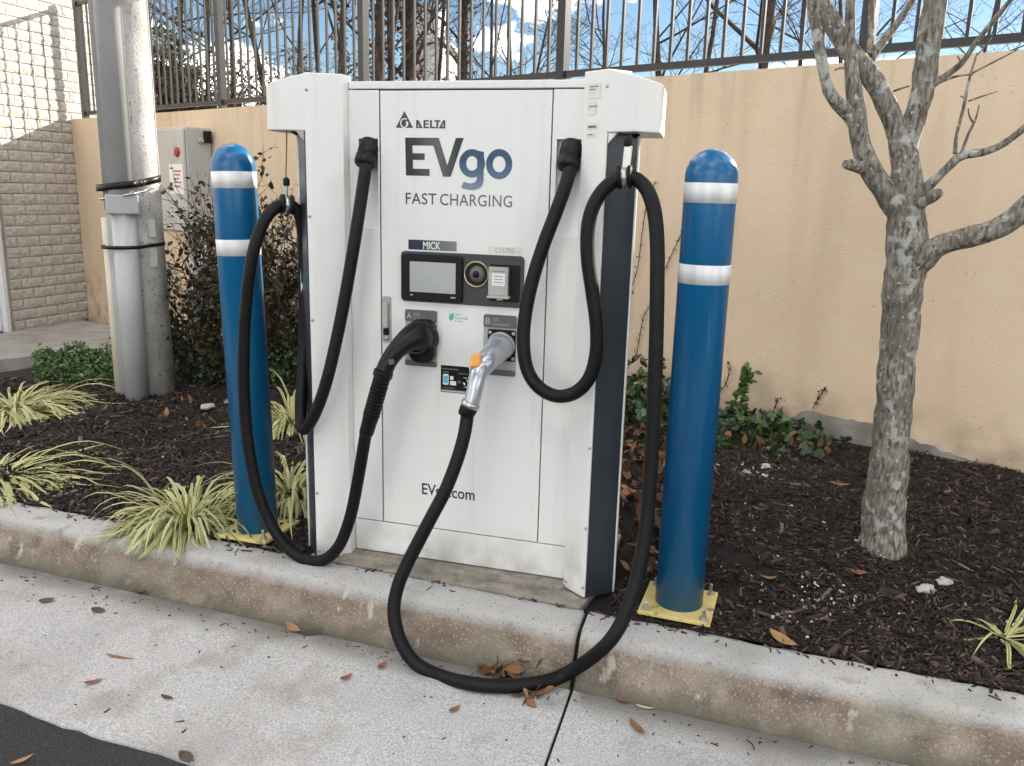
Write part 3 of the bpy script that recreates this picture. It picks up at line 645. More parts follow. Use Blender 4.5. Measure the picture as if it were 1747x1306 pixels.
# screws
for F, tip, zs in ((FR, (.512, -.0935), (1.62, .95, .42, .12, -.11)), (FL, (-.551, -.0925), (1.615, 1.18, .80, .44, .12, -.12))):
    for z in zs: MB().lathe((tip[0], tip[1]+.0015, z), (0, -1, 0), [(.0058,0),(.0058,.0025),(.003,.004),(.0008,.0041)], 10).build('screw', M['steel'], ch)
MB().lathe((IR+.012, -.041, -.12), (-.6, -.8, 0), [(.006,0),(.006,.003),(.001,.004)], 10).build('screw', M['steel'], ch)
MB().lathe((XZ(527, 355, -.09)[0], -.0885, XZ(527, 355, -.09)[1]), (0, -1, 0), [(.004,0),(.004,.002),(.001,.003)], 8).build('screw', M['steel'], ch)
# glands
for xg, zg_ in ((-.358, 1.440), (.385, 1.443)):
    d = np.array([-.08, -.50, -.86]); c = np.array([xg, .018, zg_])
    gl = MB().lathe(c, d, [(.028,-.01),(.036,-.006),(.0385,.004),(.0395,.02),(.0385,.043),(.0345,.046),(.0345,.052),(.0395,.054),(.0395,.080),(.034,.090),(.024,.095)], 14).build('cable_gland', M['black'], ch)
# ---------------- console
x0, x1, z0, z1 = R4(685, 429, 893, 516.5); z1 = XZ(790, 432)[1]; z0 = XZ(790, 519)[1]
con = MB().front(rrect(x0, x1, z0, z1, .016), -.007, .001).build('console_panel', M['dgrey'], ch, bevel=.0015)
bx0, bx1, bz0, bz1 = R4(688.5, 433.5, 791, 512.5); bz1 = XZ(740, 433.5)[1]; bz0 = XZ(740, 513)[1]
bez = MB().front(rrect(bx0, bx1, bz0, bz1, .016), -.021, -.0065).build('screen_bezel', M['black'], ch, bevel=.004)
sx0, sx1 = XZ(699.5, 470, -.02)[0], XZ(777.5, 470, -.02)[0]; sz1, sz0 = XZ(738, 447, -.02)[1], XZ(738, 499, -.02)[1]
MB().front([(sx0, sz0), (sx0, sz1), (sx1, sz1), (sx1, sz0)][::-1], -.0222, -.0200).build('screen', M['screen'], bez)
MB().sheet([(sx0, sz0-.014), (sx0+.012, sz0-.014), (sx0+.012, sz0-.010), (sx0, sz0-.010)], -.0215).sheet([(sx1-.018, sz0-.016), (sx1, sz0-.016), (sx1, sz0-.011), (sx1-.018, sz0-.011)], -.0215).build('maker_mark', M['lgrey'], bez)
cx_, cz_ = XZ(814, 467)
MB().lathe((cx_, -.0062, cz_), (0, -1, 0), [(.047,0),(.047,.006),(.0455,.0075),(.0425,.0075),(.0415,.004)], 40).build('camera_ring', M['brass'], con)
MB().lathe((cx_, -.0098, cz_), (0, -1, 0), [(.0414,0),(.0414,.0016),(.040,.002)], 40).build('camera_well', M['black'], con)
MB().lathe((cx_+.005, -.0112, cz_), (0, -1, 0), [(.030,0),(.029,.006),(.024,.013),(.015,.017),(.0125,.0172),(.0125,.015)], 32).build('camera_dome', M['mgrey'], con)
MB().lathe((cx_+.005, -.0262, cz_), (0, -1, 0), [(.0118,0),(.0118,.003),(.006,.005),(.001,.0055)], 24).build('lens', M['black'], con)
rx0, rx1 = XZ(836, 480)[0], XZ(888, 480)[0]; rz1, rz0 = XZ(862, 451)[1], XZ(862, 514)[1]
rd = MB().front(rrect(rx0, rx1, rz0, rz1, .008), -.0105, -.0065).build('card_reader_recess', M['matt_black'], con, bevel=.001)
rw_ = rx1-rx0; rh = rz1-rz0
MB().front(rrect(rx0+.002, rx0+rw_*.66, rz0+rh*.17, rz1-rh*.06, .004), -.030, -.0105).build('card_reader', M['lgrey'], rd, bevel=.003)
MB().sheet([(rx0+rw_*.14, rz0+rh*.44), (rx0+rw_*.57, rz0+rh*.44), (rx0+rw_*.57, rz0+rh*.78), (rx0+rw_*.14, rz0+rh*.78)], -.0308).build('reader_label', M['white_ink'], rd)
for i in range(3):
    MB().sheet([(rx0+rw_*.2, rz0+rh*(.53+.08*i)), (rx0+rw_*.5, rz0+rh*(.53+.08*i)), (rx0+rw_*.5, rz0+rh*(.545+.08*i)), (rx0+rw_*.2, rz0+rh*(.545+.08*i))], -.0312).build('label_line', M['mgrey'], rd)
MB().sheet([(rx0+rw_*.14, rz0+rh*.82), (rx0+rw_*.57, rz0+rh*.82), (rx0+rw_*.57, rz0+rh*.835), (rx0+rw_*.14, rz0+rh*.835)], -.0308).build('label_line', M['mgrey'], rd)
MB().front(rrect(rx0, rx0+rw_*.72, rz0+rh*.10, rz0+rh*.17, .003), -.038, -.0105).build('card_slot_lip', M['lgrey'], rd, bevel=.002)
MB().front([(rx0+rw_*.66, rz0+rh*.2), (rx0+rw_*.72, rz0+rh*.2), (rx0+rw_*.72, rz1-rh*.1), (rx0+rw_*.66, rz1-rh*.1)][::-1], -.016, -.0105).build('reader_side', M['black'], rd)
MB().ring((rx0+rw_*.36, rz0+rh*.035), (.012, .006), (.0001, .0001), -.0115, 14, 0, 0, math.pi).build('insert_mark', M['white_ink'], rd)
# ---------------- printed signs
def plate(u0, v0, u1, v1, m, name, y=-.0018):
    x0, x1, z0, z1 = R4(u0, v0, u1, v1); return MB().front([(x0, z0), (x0, z1), (x1, z1), (x1, z0)][::-1], y, .0).build(name, m, door), (x0, x1, z0, z1)
M['namegrad'] = grad('name_plate_print', [(0,(.006,.012,.035)),(.30,(.010,.018,.045)),(.42,(.09,.10,.11)),(1,(.22,.23,.23))], 0, XZ(697,418)[0], XZ(779,418)[0])
npl, q = plate(697, 408, 779, 428.5, M['namegrad'], 'name_plate')
text_poly('MICK', XZ(722,418)[0], XZ(752,418)[0], XZ(737,425)[1], XZ(737,412)[1], -.0024, 'name_lettering', M['white_ink'], npl, bold=.02)
M['cream'] = mat('cream_sticker', (.70,.69,.58), (.76,.75,.64), 10, .5)
idp, q = plate(833, 419.5, 889, 433, M['cream'], 'id_sticker')
text_poly('C11790', XZ(845,426)[0], XZ(877,426)[0], XZ(861,431)[1], XZ(861,422.5)[1], -.0024, 'id_lettering', M['lgrey'], idp)
Z7 = lambda a, c: XZ(640+a/6.219, 170+c/6.219)
M['evgrad'] = grad('ev_print', [(0,(.008,.008,.010)),(.16,(.014,.014,.016)),(.42,(.085,.088,.088)),(.62,(.105,.108,.108)),(.80,(.05,.05,.052)),(.92,(.014,.014,.016)),(1,(.012,.012,.014))], 0, Z7(320,600)[0], Z7(938,600)[0])
EV = [(320,403),(675,401),(767,690),(855,401),(938,401),(805,812),(722,812),(618,485),(398,485),(398,568),(527,568),(527,638),(402,638),(402,733),(580,733),(580,808),(328,808)]
zt_, zb_ = Z7(600, 402)[1], Z7(600, 810)[1]
def Z7f(a, c, ref=None): return (Z7(a, 610)[0], zt_+(zb_-zt_)*(c-402)/408)
MB().sheet([Z7f(*p_) for p_ in EV][::-1], -.0012).build('ev_lettering', M['evgrad'], door)
M['gograd'] = grad('go_print', [(0,(.22,.27,.34)),(.35,(.085,.15,.235)),(.75,(.018,.062,.135)),(1,(.03,.075,.14))], 2, Z7f(1000,948)[1], Z7f(1000,515)[1])
gm = MB()
cO = Z7f(1318, 668); rO = (Z7f(1458,668)[0]-cO[0], cO[1]-Z7f(1318,826)[1]); rI = (Z7f(1386,668)[0]-cO[0], cO[1]-Z7f(1318,752)[1])
gm.ring(cO, rO, rI, -.0012, 48)
cG = Z7f(1030, 665); rG = (Z7f(1168,665)[0]-cG[0], cG[1]-Z7f(1030,815)[1]); rH = (Z7f(1092,665)[0]-cG[0], cG[1]-Z7f(1030,742)[1])
gm.ring(cG, rG, rH, -.0012, 48)
gm.sheet([Z7f(*p_) for p_ in [(1085,530),(1155,543),(1155,840),(1146,885),(1122,918),(1085,938),(1035,948),(985,945),(918,925),(945,862),(985,874),(1030,876),(1062,866),(1080,842),(1085,805)]][::-1], -.0016)
gm.build('go_lettering', M['gograd'], door)
MB().ring(Z7f(1444, 522), (.0022, .0022), (.0014, .0014), -.0012, 14).build('registered_mark', M['mgrey'], door)
text_poly('FAST', Z7(326,1050)[0], Z7(652,1050)[0], Z7(900,1122)[1], Z7(900,1000)[1], -.0012, 'fast_lettering', M['ink2'], door, space=1.06, bold=.004)
text_poly('CHARGING', Z7(690,1050)[0], Z7(1455,1050)[0], Z7(900,1124)[1], Z7(900,999)[1], -.0012, 'charging_lettering', M['ink2'], door, space=1.06, bold=.004)
M['deltaink'] = mat('delta_ink', (.045,.047,.045), (.055,.057,.055), 8, .45)
zd = lambda c: Z7(310, c)[1]
dl = lambda a, c: (Z7(a, 210)[0], zd(c))
tri = MB().sheet([dl(312,118), dl(220,296), dl(405,296)][::-1], -.0012).build('delta_triangle', M['deltaink'], door)
cD = dl(325, 240); k = Z7(100,210)[0]-Z7(99,210)[0]
cD = dl(316, 246)
MB().ring(cD, (48*k, 46*k), (37*k, 36*k), -.0018, 30, 0, rad(60), rad(285)).build('delta_swirl', M['white'], tri)
MB().ring((cD[0]+6*k, cD[1]-8*k), (32*k, 30*k), (12*k, 12*k), -.0018, 30, 0, rad(-80), rad(70)).build('delta_swirl', M['white'], tri)
def glyph(polys, name, m, y=-.0012):
    mb = MB()
    for i, p_ in enumerate(polys): mb.sheet([dl(*q) for q in p_][::-1], y-.0002*i)
    return mb.build(name, m, door)
glyph([[(436,214),(462,214),(505,298),(478,298),(456,252),(456,298),(436,298)], [(480,285),(505,298),(456,298),(456,285)],
       [(515,214),(572,214),(572,230),(534,230),(534,248),(568,248),(568,263),(534,263),(534,283),(572,283),(572,298),(515,298)],
       [(584,214),(604,214),(604,283),(646,283),(646,298),(584,298)],
       [(630,214),(692,214),(692,230),(671,230),(671,298),(652,298),(652,230),(630,230)],
       [(724,214),(746,214),(746,298),(728,298),(728,240),(700,298),(679,298)], [(700,283),(728,283),(728,298),(700,298)]], 'delta_lettering', M['deltaink'])
text_poly('EVgo.com', XZ(720,840)[0], XZ(810,846)[0], XZ(765,854)[1], XZ(765,829)[1], -.0012, 'web_lettering', M['ink'], door, bold=.012)
# green leaf sticker
lx, lz = XZ(771, 541)
MB().sheet([(lx-.008, lz-.012), (lx-.012, lz+.004), (lx-.004, lz+.014), (lx+.006, lz+.016), (lx+.009, lz+.002), (lx+.003, lz-.010)], -.0012).build('leaf_mark', M['green_ink'], door)
for i, (t_, w_) in enumerate((('100%', .022), ('Renewable', .050), ('Energy', .030))):
    text_poly(t_, lx+.013, lx+.013+w_, lz+.007-.012*i, lz+.016-.012*i, -.0012, 'leaf_lettering', M['green_ink'], door)
# pay sticker
st, q = plate(752.5, 622, 800, 672, M['black'], 'pay_sticker'); qx0, qx1, qz0, qz1 = q; wq, hq = qx1-qx0, qz1-qz0
def sub(fx0, fz0, fx1, fz1, m, name, r=.1): 
    a0, a1, c0, c1 = qx0+wq*fx0, qx0+wq*fx1, qz0+hq*fz0, qz0+hq*fz1
    MB().sheet(rrect(a0, a1, c0, c1, min(a1-a0, c1-c0)*r*2), -.0024).build(name, m, st)
sub(.02,.02,.98,.09,M['lgrey'],'strip_print'); sub(.08,.28,.28,.68,M['white_ink'],'phone_print')
MB().sheet(rrect(qx0+wq*.10, qx0+wq*.26, qz0+hq*.34, qz0+hq*.62, .003), -.0028).build('phone_screen_print', M['blue_ink'], st)
sub(.33,.48,.45,.62,M['white_ink'],'card_print'); sub(.33,.28,.55,.44,M['white_ink'],'card_print'); sub(.62,.38,.70,.48,M['white_ink'],'dot_print',.5); sub(.78,.24,1.0,.60,M['white_ink'],'tap_print',.5); sub(.85,.36,.95,.50,M['blue_ink'],'tap_print',.5)
sub(.05,.85,.62,.90,M['mgrey'],'print_line'); sub(.08,.73,.28,.78,M['mgrey'],'print_line'); sub(.08,.15,.52,.19,M['mgrey'],'print_line'); sub(.62,.72,.95,.76,M['mgrey'],'print_line')
# handle
hx, hz1 = XZ(660.5, 505); hz0 = XZ(660.5, 583)[1]
ha = MB().front(rrect(hx-.017, hx+.017, hz0, hz1, .006), -.007, .0).build('door_handle', M['steel'], door, bevel=.002)
MB().front(rrect(hx-.011, hx+.009, hz0+.055, hz1-.022, .007), -.022, -.007).build('swing_lever', M['lgrey'], ha, bevel=.003)
MB().front(rrect(hx-.010, hx+.010, hz0+.028, hz0+.056, .006), -.017, -.007).build('lock_cover', M['black'], ha, bevel=.002)
MB().lathe((hx, -.007, hz0+.016), (0, -1, 0), [(.008,0),(.008,.006),(.005,.007),(.001,.0071)], 14).build('lock', M['steel'], ha)
# holsters
def holster(u0, v0, u1, v1, letter, sub_):
    x0, x1 = XZ(u0, (v0+v1)/2)[0], XZ(u1, (v0+v1)/2)[0]; um = (u0+u1)/2; z1, z0 = XZ(um, v0)[1], XZ(um, v1)[1]
    h = z1-z0; w_ = x1-x0
    hp = MB().front(rrect(x0, x1, z0, z1, .009), -.005, .0).build('holster_'+letter.lower(), M['lgrey'], ch, bevel=.0015)
    MB().front(rrect(x0+.0005, x1-.0005, z0+h*.79, z1-.0005, .008), -.0075, -.005).build('label_header', M['mgrey'], hp)
    MB().front(rrect(x0+.0005, x1-.0005, z0+.0005, z0+h*.10, .008), -.0075, -.005).build('holster_lip', M['mgrey'], hp)
    MB().front(rrect(x0+w_*.14, x1-.002, z0+h*.25, z0+h*.765, .008), -.010, -.005).build('socket_plate', M['matt_black'], hp, bevel=.002)
    for a, c in ((.22, .71), (.92, .71), (.92, .30), (.22, .30)):
        MB().lathe((x0+w_*a, -.010, z0+h*c), (0, -1, 0), [(.0065,0),(.0065,.003),(.003,.004),(.0005,.0041)], 10).build('socket_screw', M['lgrey'] if letter == 'B' else M['dgrey'], hp)
    text_poly(letter, x0+w_*.07, x0+w_*.21, z0+h*.84, z0+h*.945, -.0085, 'holster_letter', M['lgrey'], hp, bold=.012)
    text_poly('I DC', x0+w_*.27, x0+w_*.48, z0+h*.89, z0+h*.95, -.0085, 'holster_letter', M['lgrey'], hp)
    text_poly(sub_, x0+w_*.27, x0+w_*(.50+.04*len(sub_)), z0+h*.825, z0+h*.865, -.0085, 'holster_letter', M['lgrey'], hp)
    return (x0, x1, z0, z1)
HA = holster(692, 528, 746.5, 624, 'A', 'CCS')
HB = holster(825, 536.5, 881.5, 640, 'B', 'CHAdeMO')
# worn warning sticker on the right column and the leaning wire by its flange
a_, b_ = np.array([IR, -.030]), np.array(FR); dd = (b_-a_)/np.linalg.norm(b_-a_); nn_ = np.array([dd[1], -dd[0]])
def colsheet(f0, f1, z0, z1, m, name, off):
    P = [a_+(b_-a_)*f for f in (f0, f1)]; o_ = nn_*off
    MB().add([(P[0][0]+o_[0], P[0][1]+o_[1], z0), (P[1][0]+o_[0], P[1][1]+o_[1], z0), (P[1][0]+o_[0], P[1][1]+o_[1], z1), (P[0][0]+o_[0], P[0][1]+o_[1], z1)], [(0,1,2,3)]).build(name, m, ch)
sg = 1 if (nn_[1] < 0) else -1
M['fadedlabel'] = mat('faded_label', (.70,.70,.67), (.76,.76,.73), 20, .5)
for z0_, z1_, k in ((1.585, 1.632, .8), (1.535, 1.575, .6), (1.49, 1.51, .7), (1.465, 1.478, .65)):
    colsheet(.22, .22+k*.7, z0_, z1_, M['fadedlabel'], 'warning_sticker', .0012*sg)
for z0_ in (1.621, 1.612, 1.560, 1.4985, 1.495, 1.472):
    colsheet(.28, .28+random.uniform(.25, .42), z0_, z0_+.003, M['mgrey'], 'warning_print', .002*sg)
pw = PY(1076, 566, .02); wv = [PY(1064, 600, .0), PY(1068, 582, .0), PY(1076, 570, -.01), PY(1084, 563, -.02)]
MB().tube(spline(wv, 4), [.003]*12+[.001], 6).build('tie_tail', M['white_ink'], ch)

# ================================================================== CABLES AND CONNECTORS
RC = .0225
def yp(lst): return [PY(u, v, y) for u, v, y in lst]
def ring_clamp(c, d, parent, r=RC):
    d = np.array(d, float); d /= np.linalg.norm(d)
    o = MB().lathe(np.array(c)-d*.024, d, [(r+.001,0),(r+.013,.002),(r+.013,.012),(r+.006,.013),(r+.006,.035),(r+.013,.036),(r+.013,.046),(r+.001,.048)], 24).build('cable_clamp', M['rubber'], parent)
    MB().lathe(np.array(c)-d*.0105, d, [(r+.0055,0),(r+.0085,.0005),(r+.0085,.0205),(r+.0055,.021)], 24).build('clamp_band', M['steel'], o)
    return o
# --- cable with the black plug (left)
ca = thing('charging_cable', 'black cable with black plug in holster A, looping left past the blue bollard', 'charging cable', (-.6, -.15, KT), 'charging cables')
A = yp([(628,262,-.005),(622,300,-.048),(613,360,-.085),(602,430,-.105),(588,510,-.12),(574,580,-.135),(560,640,-.15),(546,685,-.155),(531,718,-.15),(519,732,-.13),(513,715,-.09),(515,660,-.045),(518,590,-.01),(519,500,.005),(518,420,.0),(514,378,-.015),(506,358,-.03),(489,348,-.05),(468,355,-.085),(447,384,-.125),(430,440,-.150),(420,520,-.155),(416,600,-.158),(417,680,-.158),(424,760,-.158),(439,835,-.156),(463,895,-.153),(495,938,-.150),(528,956,-.150),(556,953,-.152),(580,928,-.158),(598,880,-.165),(610,822,-.172),(618,775,-.178),(624,740,-.182)])
hose = MB().tube(spline(A, 6), RC, 16).build('hose', M['rubber'], ca)
cl = PY(489, 348, -.05); ring_clamp(cl, PY(468,355,-.085)-PY(506,358,-.03), ca)
top = np.array([cl[0]+.002, cl[1]+.015, 1.4765])
MB().tube([cl+np.array([0, 0, .085]), top], .0022, 6).build('retractor_wire', M['twine'], ca)
MB().obox(cl+np.array([-.004, 0, .052]), (.010, 0, 0), (0, .006, 0), (.002, 0, .024)).build('clamp_link', M['steel'], ca, bevel=.002)
MB().lathe(cl+np.array([.002, 0, .066]), (0, 0, 1), [(.010,0),(.012,.004),(.012,.024),(.006,.030)], 12).build('wire_stop', M['matt_black'], ca)
# plug A: bent body, collar, ribbed sleeve
mx_, mzc = XZ(722, 578)
B = [np.array([mx_+.012, -.008, mzc+.012]), np.array([mx_+.002, -.05, mzc+.010]), PY(708, 574, -.09), PY(692, 583, -.125), PY(675, 599, -.155), PY(662, 618, -.170), PY(655, 634, -.178)]
pa = MB().tube(spline(B, 5), list(np.interp(np.linspace(0, 1, 31), [0, .15, .3, .45, .62, .8, 1], [.062, .062, .056, .044, .034, .031, .031])), 20).build('plug', M['black'], ca, bevel=0)
hs = np.array([mx_+.012, 0, mzc+.005])
MB().front(rrect(hs[0]-.052, hs[0]+.048, hs[2]-.088, hs[2]+.075, .04, 6), -.055, -.010).build('plug_face', M['black'], pa, bevel=.012, seg=3)
ax0, ax1 = PY(655, 632, -.177), PY(624, 742, -.182); axd = ax1-ax0; LS = np.linalg.norm(axd)
prof = [(.033,0),(.0355,.003),(.0355,.022),(.030,.026)]; h = .03
while h < LS*.70: prof += [(.0305, h), (.0305, h+.010), (.0270, h+.011), (.0270, h+.0135)]; h += .014
prof += [(.029, h), (.0275, LS*.82), (.0265, LS*.97), (.0235, LS)]
MB().lathe(ax0, axd, prof, 22, smooth=False).build('strain_relief', M['black'], ca)
qq = PY(668, 617, -.205); MB().obox(qq, (.010, 0, .003), (0, .003, 0), (-.002, 0, .009)).build('latch_badge', M['mgrey'], pa, bevel=.002)
# --- cable with the silver plug (right)
cb = thing('charging_cable', 'black cable with silver plug and orange button in holster B, drooping over the kerb', 'charging cable', (.6, -.4, KT), 'charging cables')
zg = ROADZ+.0315+RC
bottom = [PZ(965, 1150, zg+.010), PZ(910, 1166, zg), PZ(855, 1170, zg), PZ(800, 1165, zg+.001)]
Bp = yp([(977,266,-.005),(968,306,-.05),(950,358,-.085),(930,410,-.105),(912,465,-.12),(899,520,-.135),(893,575,-.15),(898,625,-.16),(917,658,-.17),(948,675,-.18),(980,670,-.185),(1005,645,-.19),(1017,605,-.19),(1018,555,-.19),(1011,500,-.188),(1003,440,-.185),(1003,390,-.18),(1013,350,-.172),(1035,318,-.160),(1066,302,-.150),(1096,313,-.160),(1114,350,-.185),(1121,410,-.21),(1121,500,-.235),(1119,600,-.25),(1115,700,-.265),(1110,800,-.285),(1103,890,-.31),(1091,965,-.345),(1070,1040,-.392),(1034,1100,-.435)])
Bp += bottom + yp([(750,1152,-.485),(708,1130,-.475),(683,1092,-.455),(672,1045,-.43),(678,1003,-.405),(694,963,-.38),(716,920,-.355),(738,878,-.33),(759,838,-.305),(779,787,-.275),(792,742,-.250),(798,703,-.230)])
MB().tube(spline(Bp, 6), RC*1.03, 16).build('hose', M['rubber'], cb)
cl = PY(1066, 302, -.150); ring_clamp(cl, PY(1096,313,-.160)-PY(1035,318,-.160), cb, RC*1.03)
top = np.array([cl[0]+.006, cl[1]+.06, 1.4775])
MB().tube([cl+np.array([.002, .0, .11]), top], .0022, 6).build('retractor_wire', M['steel'], cb)
MB().obox(cl+np.array([.004, 0, .062]), (.0125, 0, 0), (0, .006, 0), (.002, 0, .034)).build('clamp_link', M['steel'], cb, bevel=.002)
MB().lathe(cl+np.array([.003, 0, .093]), (0, 0, 1), [(.010,0),(.013,.004),(.013,.022),(.006,.030)], 12).build('wire_stop', M['matt_black'], cb)
# plug B
hbx, hbz = XZ(858, 585)
c0 = np.array([hbx, -.010, hbz]); c1 = PY(847, 600, -.075); c2 = PY(829, 617, -.155); c3 = PY(817, 634, -.195)
pb = MB().tube([c0, c0+(c1-c0)*.45, c0+(c1-c0)*.52, c0+(c1-c0)*.6, c1, c2*.5+c1*.5, c2, c3], [.048, .048, .050, .0445, .044, .043, .039, .030], 24).build('plug', M['silver'], cb)
MB().lathe(c0+(c1-c0)*.10, c1-c0, [(.0485,0),(.0505,.002),(.0505,.012),(.0485,.014)], 28).build('front_ring', M['lgrey'], pb)
G = [c2*.75+c3*.25, c3, PY(812, 655, -.213), PY(808, 675, -.222), PY(804, 688, -.228)]
MB().tube(spline(G, 5), list(np.interp(np.linspace(0, 1, 21), [0, .3, .6, 1], [.033, .031, .0285, .027])), 20).build('grip', M['silver'], pb)
MB().lathe(PY(805, 685, -.227), PY(799, 698, -.231)-PY(805, 685, -.227), [(.029,0),(.033,.003),(.034,.014),(.031,.020)], 20).build('collar', M['steel'], pb)
MB().lathe(PY(801, 694, -.230), PY(792, 712, -.236)-PY(801, 694, -.230), [(.030,0),(.031,.004),(.0285,.030),(.0245,.036)], 20).build('cuff', M['rubber'], pb)
bc = PY(812, 616, -.205); MB().obox(bc, (.0165, .006, 0), (-.002, .011, -.006), (0, .007, .022)).build('release_button', M['orange'], pb, bevel=.006, seg=3)
MB().obox(bc+np.array([.014, .012, 0]), (.006, .002, 0), (0, .012, 0), (0, .002, .019)).build('button_guard', M['silver'], pb, bevel=.004)
sc_ = PY(812, 638, -.226); MB().lathe(sc_, (0, -1, 0), [(.004,0),(.004,.004),(.001,.0045)], 8).build('plug_screw', M['black'], pb)

# ================================================================== THE BARE TREE AT THE RIGHT
TY = .50
def limb(mb, pts, n=12, wob=.02, per=6, cap=True):      # pts: (u, v, y, width in px)
    P = [PY(u, v, y) for u, v, y, w_ in pts]
    depth = [float((np.array(q)-CAM)@AF) for q in P]; R_ = [w_/2/FPX*d for (u, v, y, w_), d in zip(pts, depth)]
    sp = spline([list(q)+[r] for q, r in zip(P, R_)], per); 
    # even spacing along the limb, then gentle swellings and wobble
    cum = np.concatenate([[0], np.cumsum(np.linalg.norm(np.diff(sp[:, :3], axis=0), axis=1))]); step = max(.006, min(.022, sp[:, 3].max()*.35))
    t_ = np.linspace(0, cum[-1], max(6, int(cum[-1]/step))); sp = np.stack([np.interp(t_, cum, sp[:, k]) for k in range(4)], 1)
    ker = np.ones(5)/5; 
    for k in range(4):
        a_2 = np.concatenate([[sp[0, k]]*2, sp[:, k], [sp[-1, k]]*2]); sp[1:-1, k] = np.convolve(a_2, ker, 'valid')[1:-1]
    ph = sp[0, 0]*31; j = np.stack([np.sin(t_*23+ph), np.sin(t_*17+ph*2), np.sin(t_*29+ph*3)], 1)*sp[:, 3:4]*.035
    mb.tube(sp[:, :3]+j, np.maximum(.0015, sp[:, 3]*(1+.03*np.sin(t_*37+ph)+.025*np.sin(t_*71+ph*1.7)+rng.normal(0, .006, len(sp)))), n, 0, True, True, wob)
    return sp
def twigs(mb, q, d, L, r, lvl):
    d = np.array(d, float); d /= np.linalg.norm(d); pts = [np.array(q)]; k = 5
    for i in range(k):
        d = d+rng.normal(0, .16, 3)+np.array([0, 0, .03]); d /= np.linalg.norm(d); pts.append(pts[-1]+d*L/k)
    mb.tube(pts, [r*(1-.75*i/k) for i in range(k+1)], 6 if r > .006 else 4, 0, False, True)
    if lvl > 0:
        for i in range(1, k+1):
            if random.random() < .75:
                dd = d+rng.normal(0, .45, 3)+np.array([0, 0, .25]); twigs(mb, pts[i], dd, L*random.uniform(.45, .65), r*(1-.75*i/k)*.7, lvl-1)
tr = thing('tree', 'bare young tree with lichen-grey bark rising from the mulch at the right', 'tree', PY(1503, 945, TY))
tm = MB()
limb(tm, [(1503,958,TY,84),(1503,940,TY,78),(1507,890,TY,70),(1512,830,TY,66),(1519,760,TY,60),(1525,690,TY,59),(1531,610,TY,60),(1537,540,TY,62),(1543,470,TY,65),(1547,420,TY,67),(1548,380,TY,64),(1547,345,TY,57),(1546,310,TY,51),(1545,280,TY+.01,48),(1541,248,TY+.01,42),(1527,214,TY+.01,35),(1512,180,TY,34),(1497,145,TY,34),(1468,110,TY-.01,34),(1438,70,TY-.02,32),(1410,22,TY-.03,30),(1390,-40,TY-.04,24),(1350,-150,TY-.05,18),(1320,-300,TY-.05,10)], 24, .025, 8)
tm.build('trunk', M['bark'], tr)
def br(*groups):
    for gq in groups: mb = MB(); sp = limb(mb, gq[0], gq[1]); last.append(sp); mb.build('limb', M['bark'], tr)
last = []
br(([(1548,392,TY,34),(1527,350,TY-.01,42),(1502,315,TY-.02,38),(1484,288,TY-.03,36),(1472,255,TY-.04,33),(1463,215,TY-.05,31),(1458,165,TY-.05,29),(1455,134,TY-.05,25),(1450,60,TY-.06,18),(1452,-40,TY-.07,15),(1448,-160,TY-.1,12),(1455,-300,TY-.12,8)], 14),
   ([(1464,225,TY-.05,18),(1446,192,TY-.07,24),(1428,176,TY-.09,22),(1412,152,TY-.1,20),(1405,118,TY-.11,18),(1396,70,TY-.12,19),(1385,10,TY-.13,17),(1375,-80,TY-.16,14),(1350,-220,TY-.2,9)], 12),
   ([(1543,285,TY+.01,26),(1555,222,TY+.02,37),(1567,180,TY+.02,36),(1575,150,TY+.02,38),(1583,90,TY+.02,39),(1588,40,TY+.02,38),(1598,-20,TY+.02,34),(1612,-140,TY+.04,25),(1625,-300,TY+.06,14)], 14),
   ([(1484,92,TY+.01,12),(1486,50,TY+.03,11),(1487,-10,TY+.05,10),(1492,-120,TY+.08,6)], 8),
   ([(1482,108,TY+.02,17),(1505,72,TY+.06,14),(1530,40,TY+.08,12),(1556,0,TY+.1,11),(1585,-70,TY+.12,8)], 9),
   ([(1585,148,TY+.02,14),(1612,130,TY+.0,11),(1640,108,TY-.02,10),(1668,68,TY-.04,9),(1722,2,TY-.08,8),(1790,-90,TY-.12,5)], 9),
   ([(1552,362,TY,14),(1579,323,TY-.02,17),(1602,300,TY-.04,14),(1618,284,TY-.05,14),(1641,265,TY-.07,15),(1680,259,TY-.09,13),(1712,245,TY-.1,12),(1752,214,TY-.12,11),(1830,150,TY-.16,8)], 10),
   ([(1545,478,TY,30),(1572,444,TY-.03,44),(1598,418,TY-.06,36),(1640,408,TY-.09,35),(1690,395,TY-.12,36),(1725,375,TY-.14,36),(1752,352,TY-.16,36),(1820,270,TY-.2,30),(1900,120,TY-.26,22)], 14),
   ([(1479,290,TY-.03,24),(1462,282,TY-.06,22),(1447,280,TY-.08,18),(1440,279,TY-.085,14)], 10),
   ([(1550,360,TY,18),(1580,339,TY-.06,24),(1598,331,TY-.09,19),(1604,328,TY-.10,14)], 10))
tw = MB()
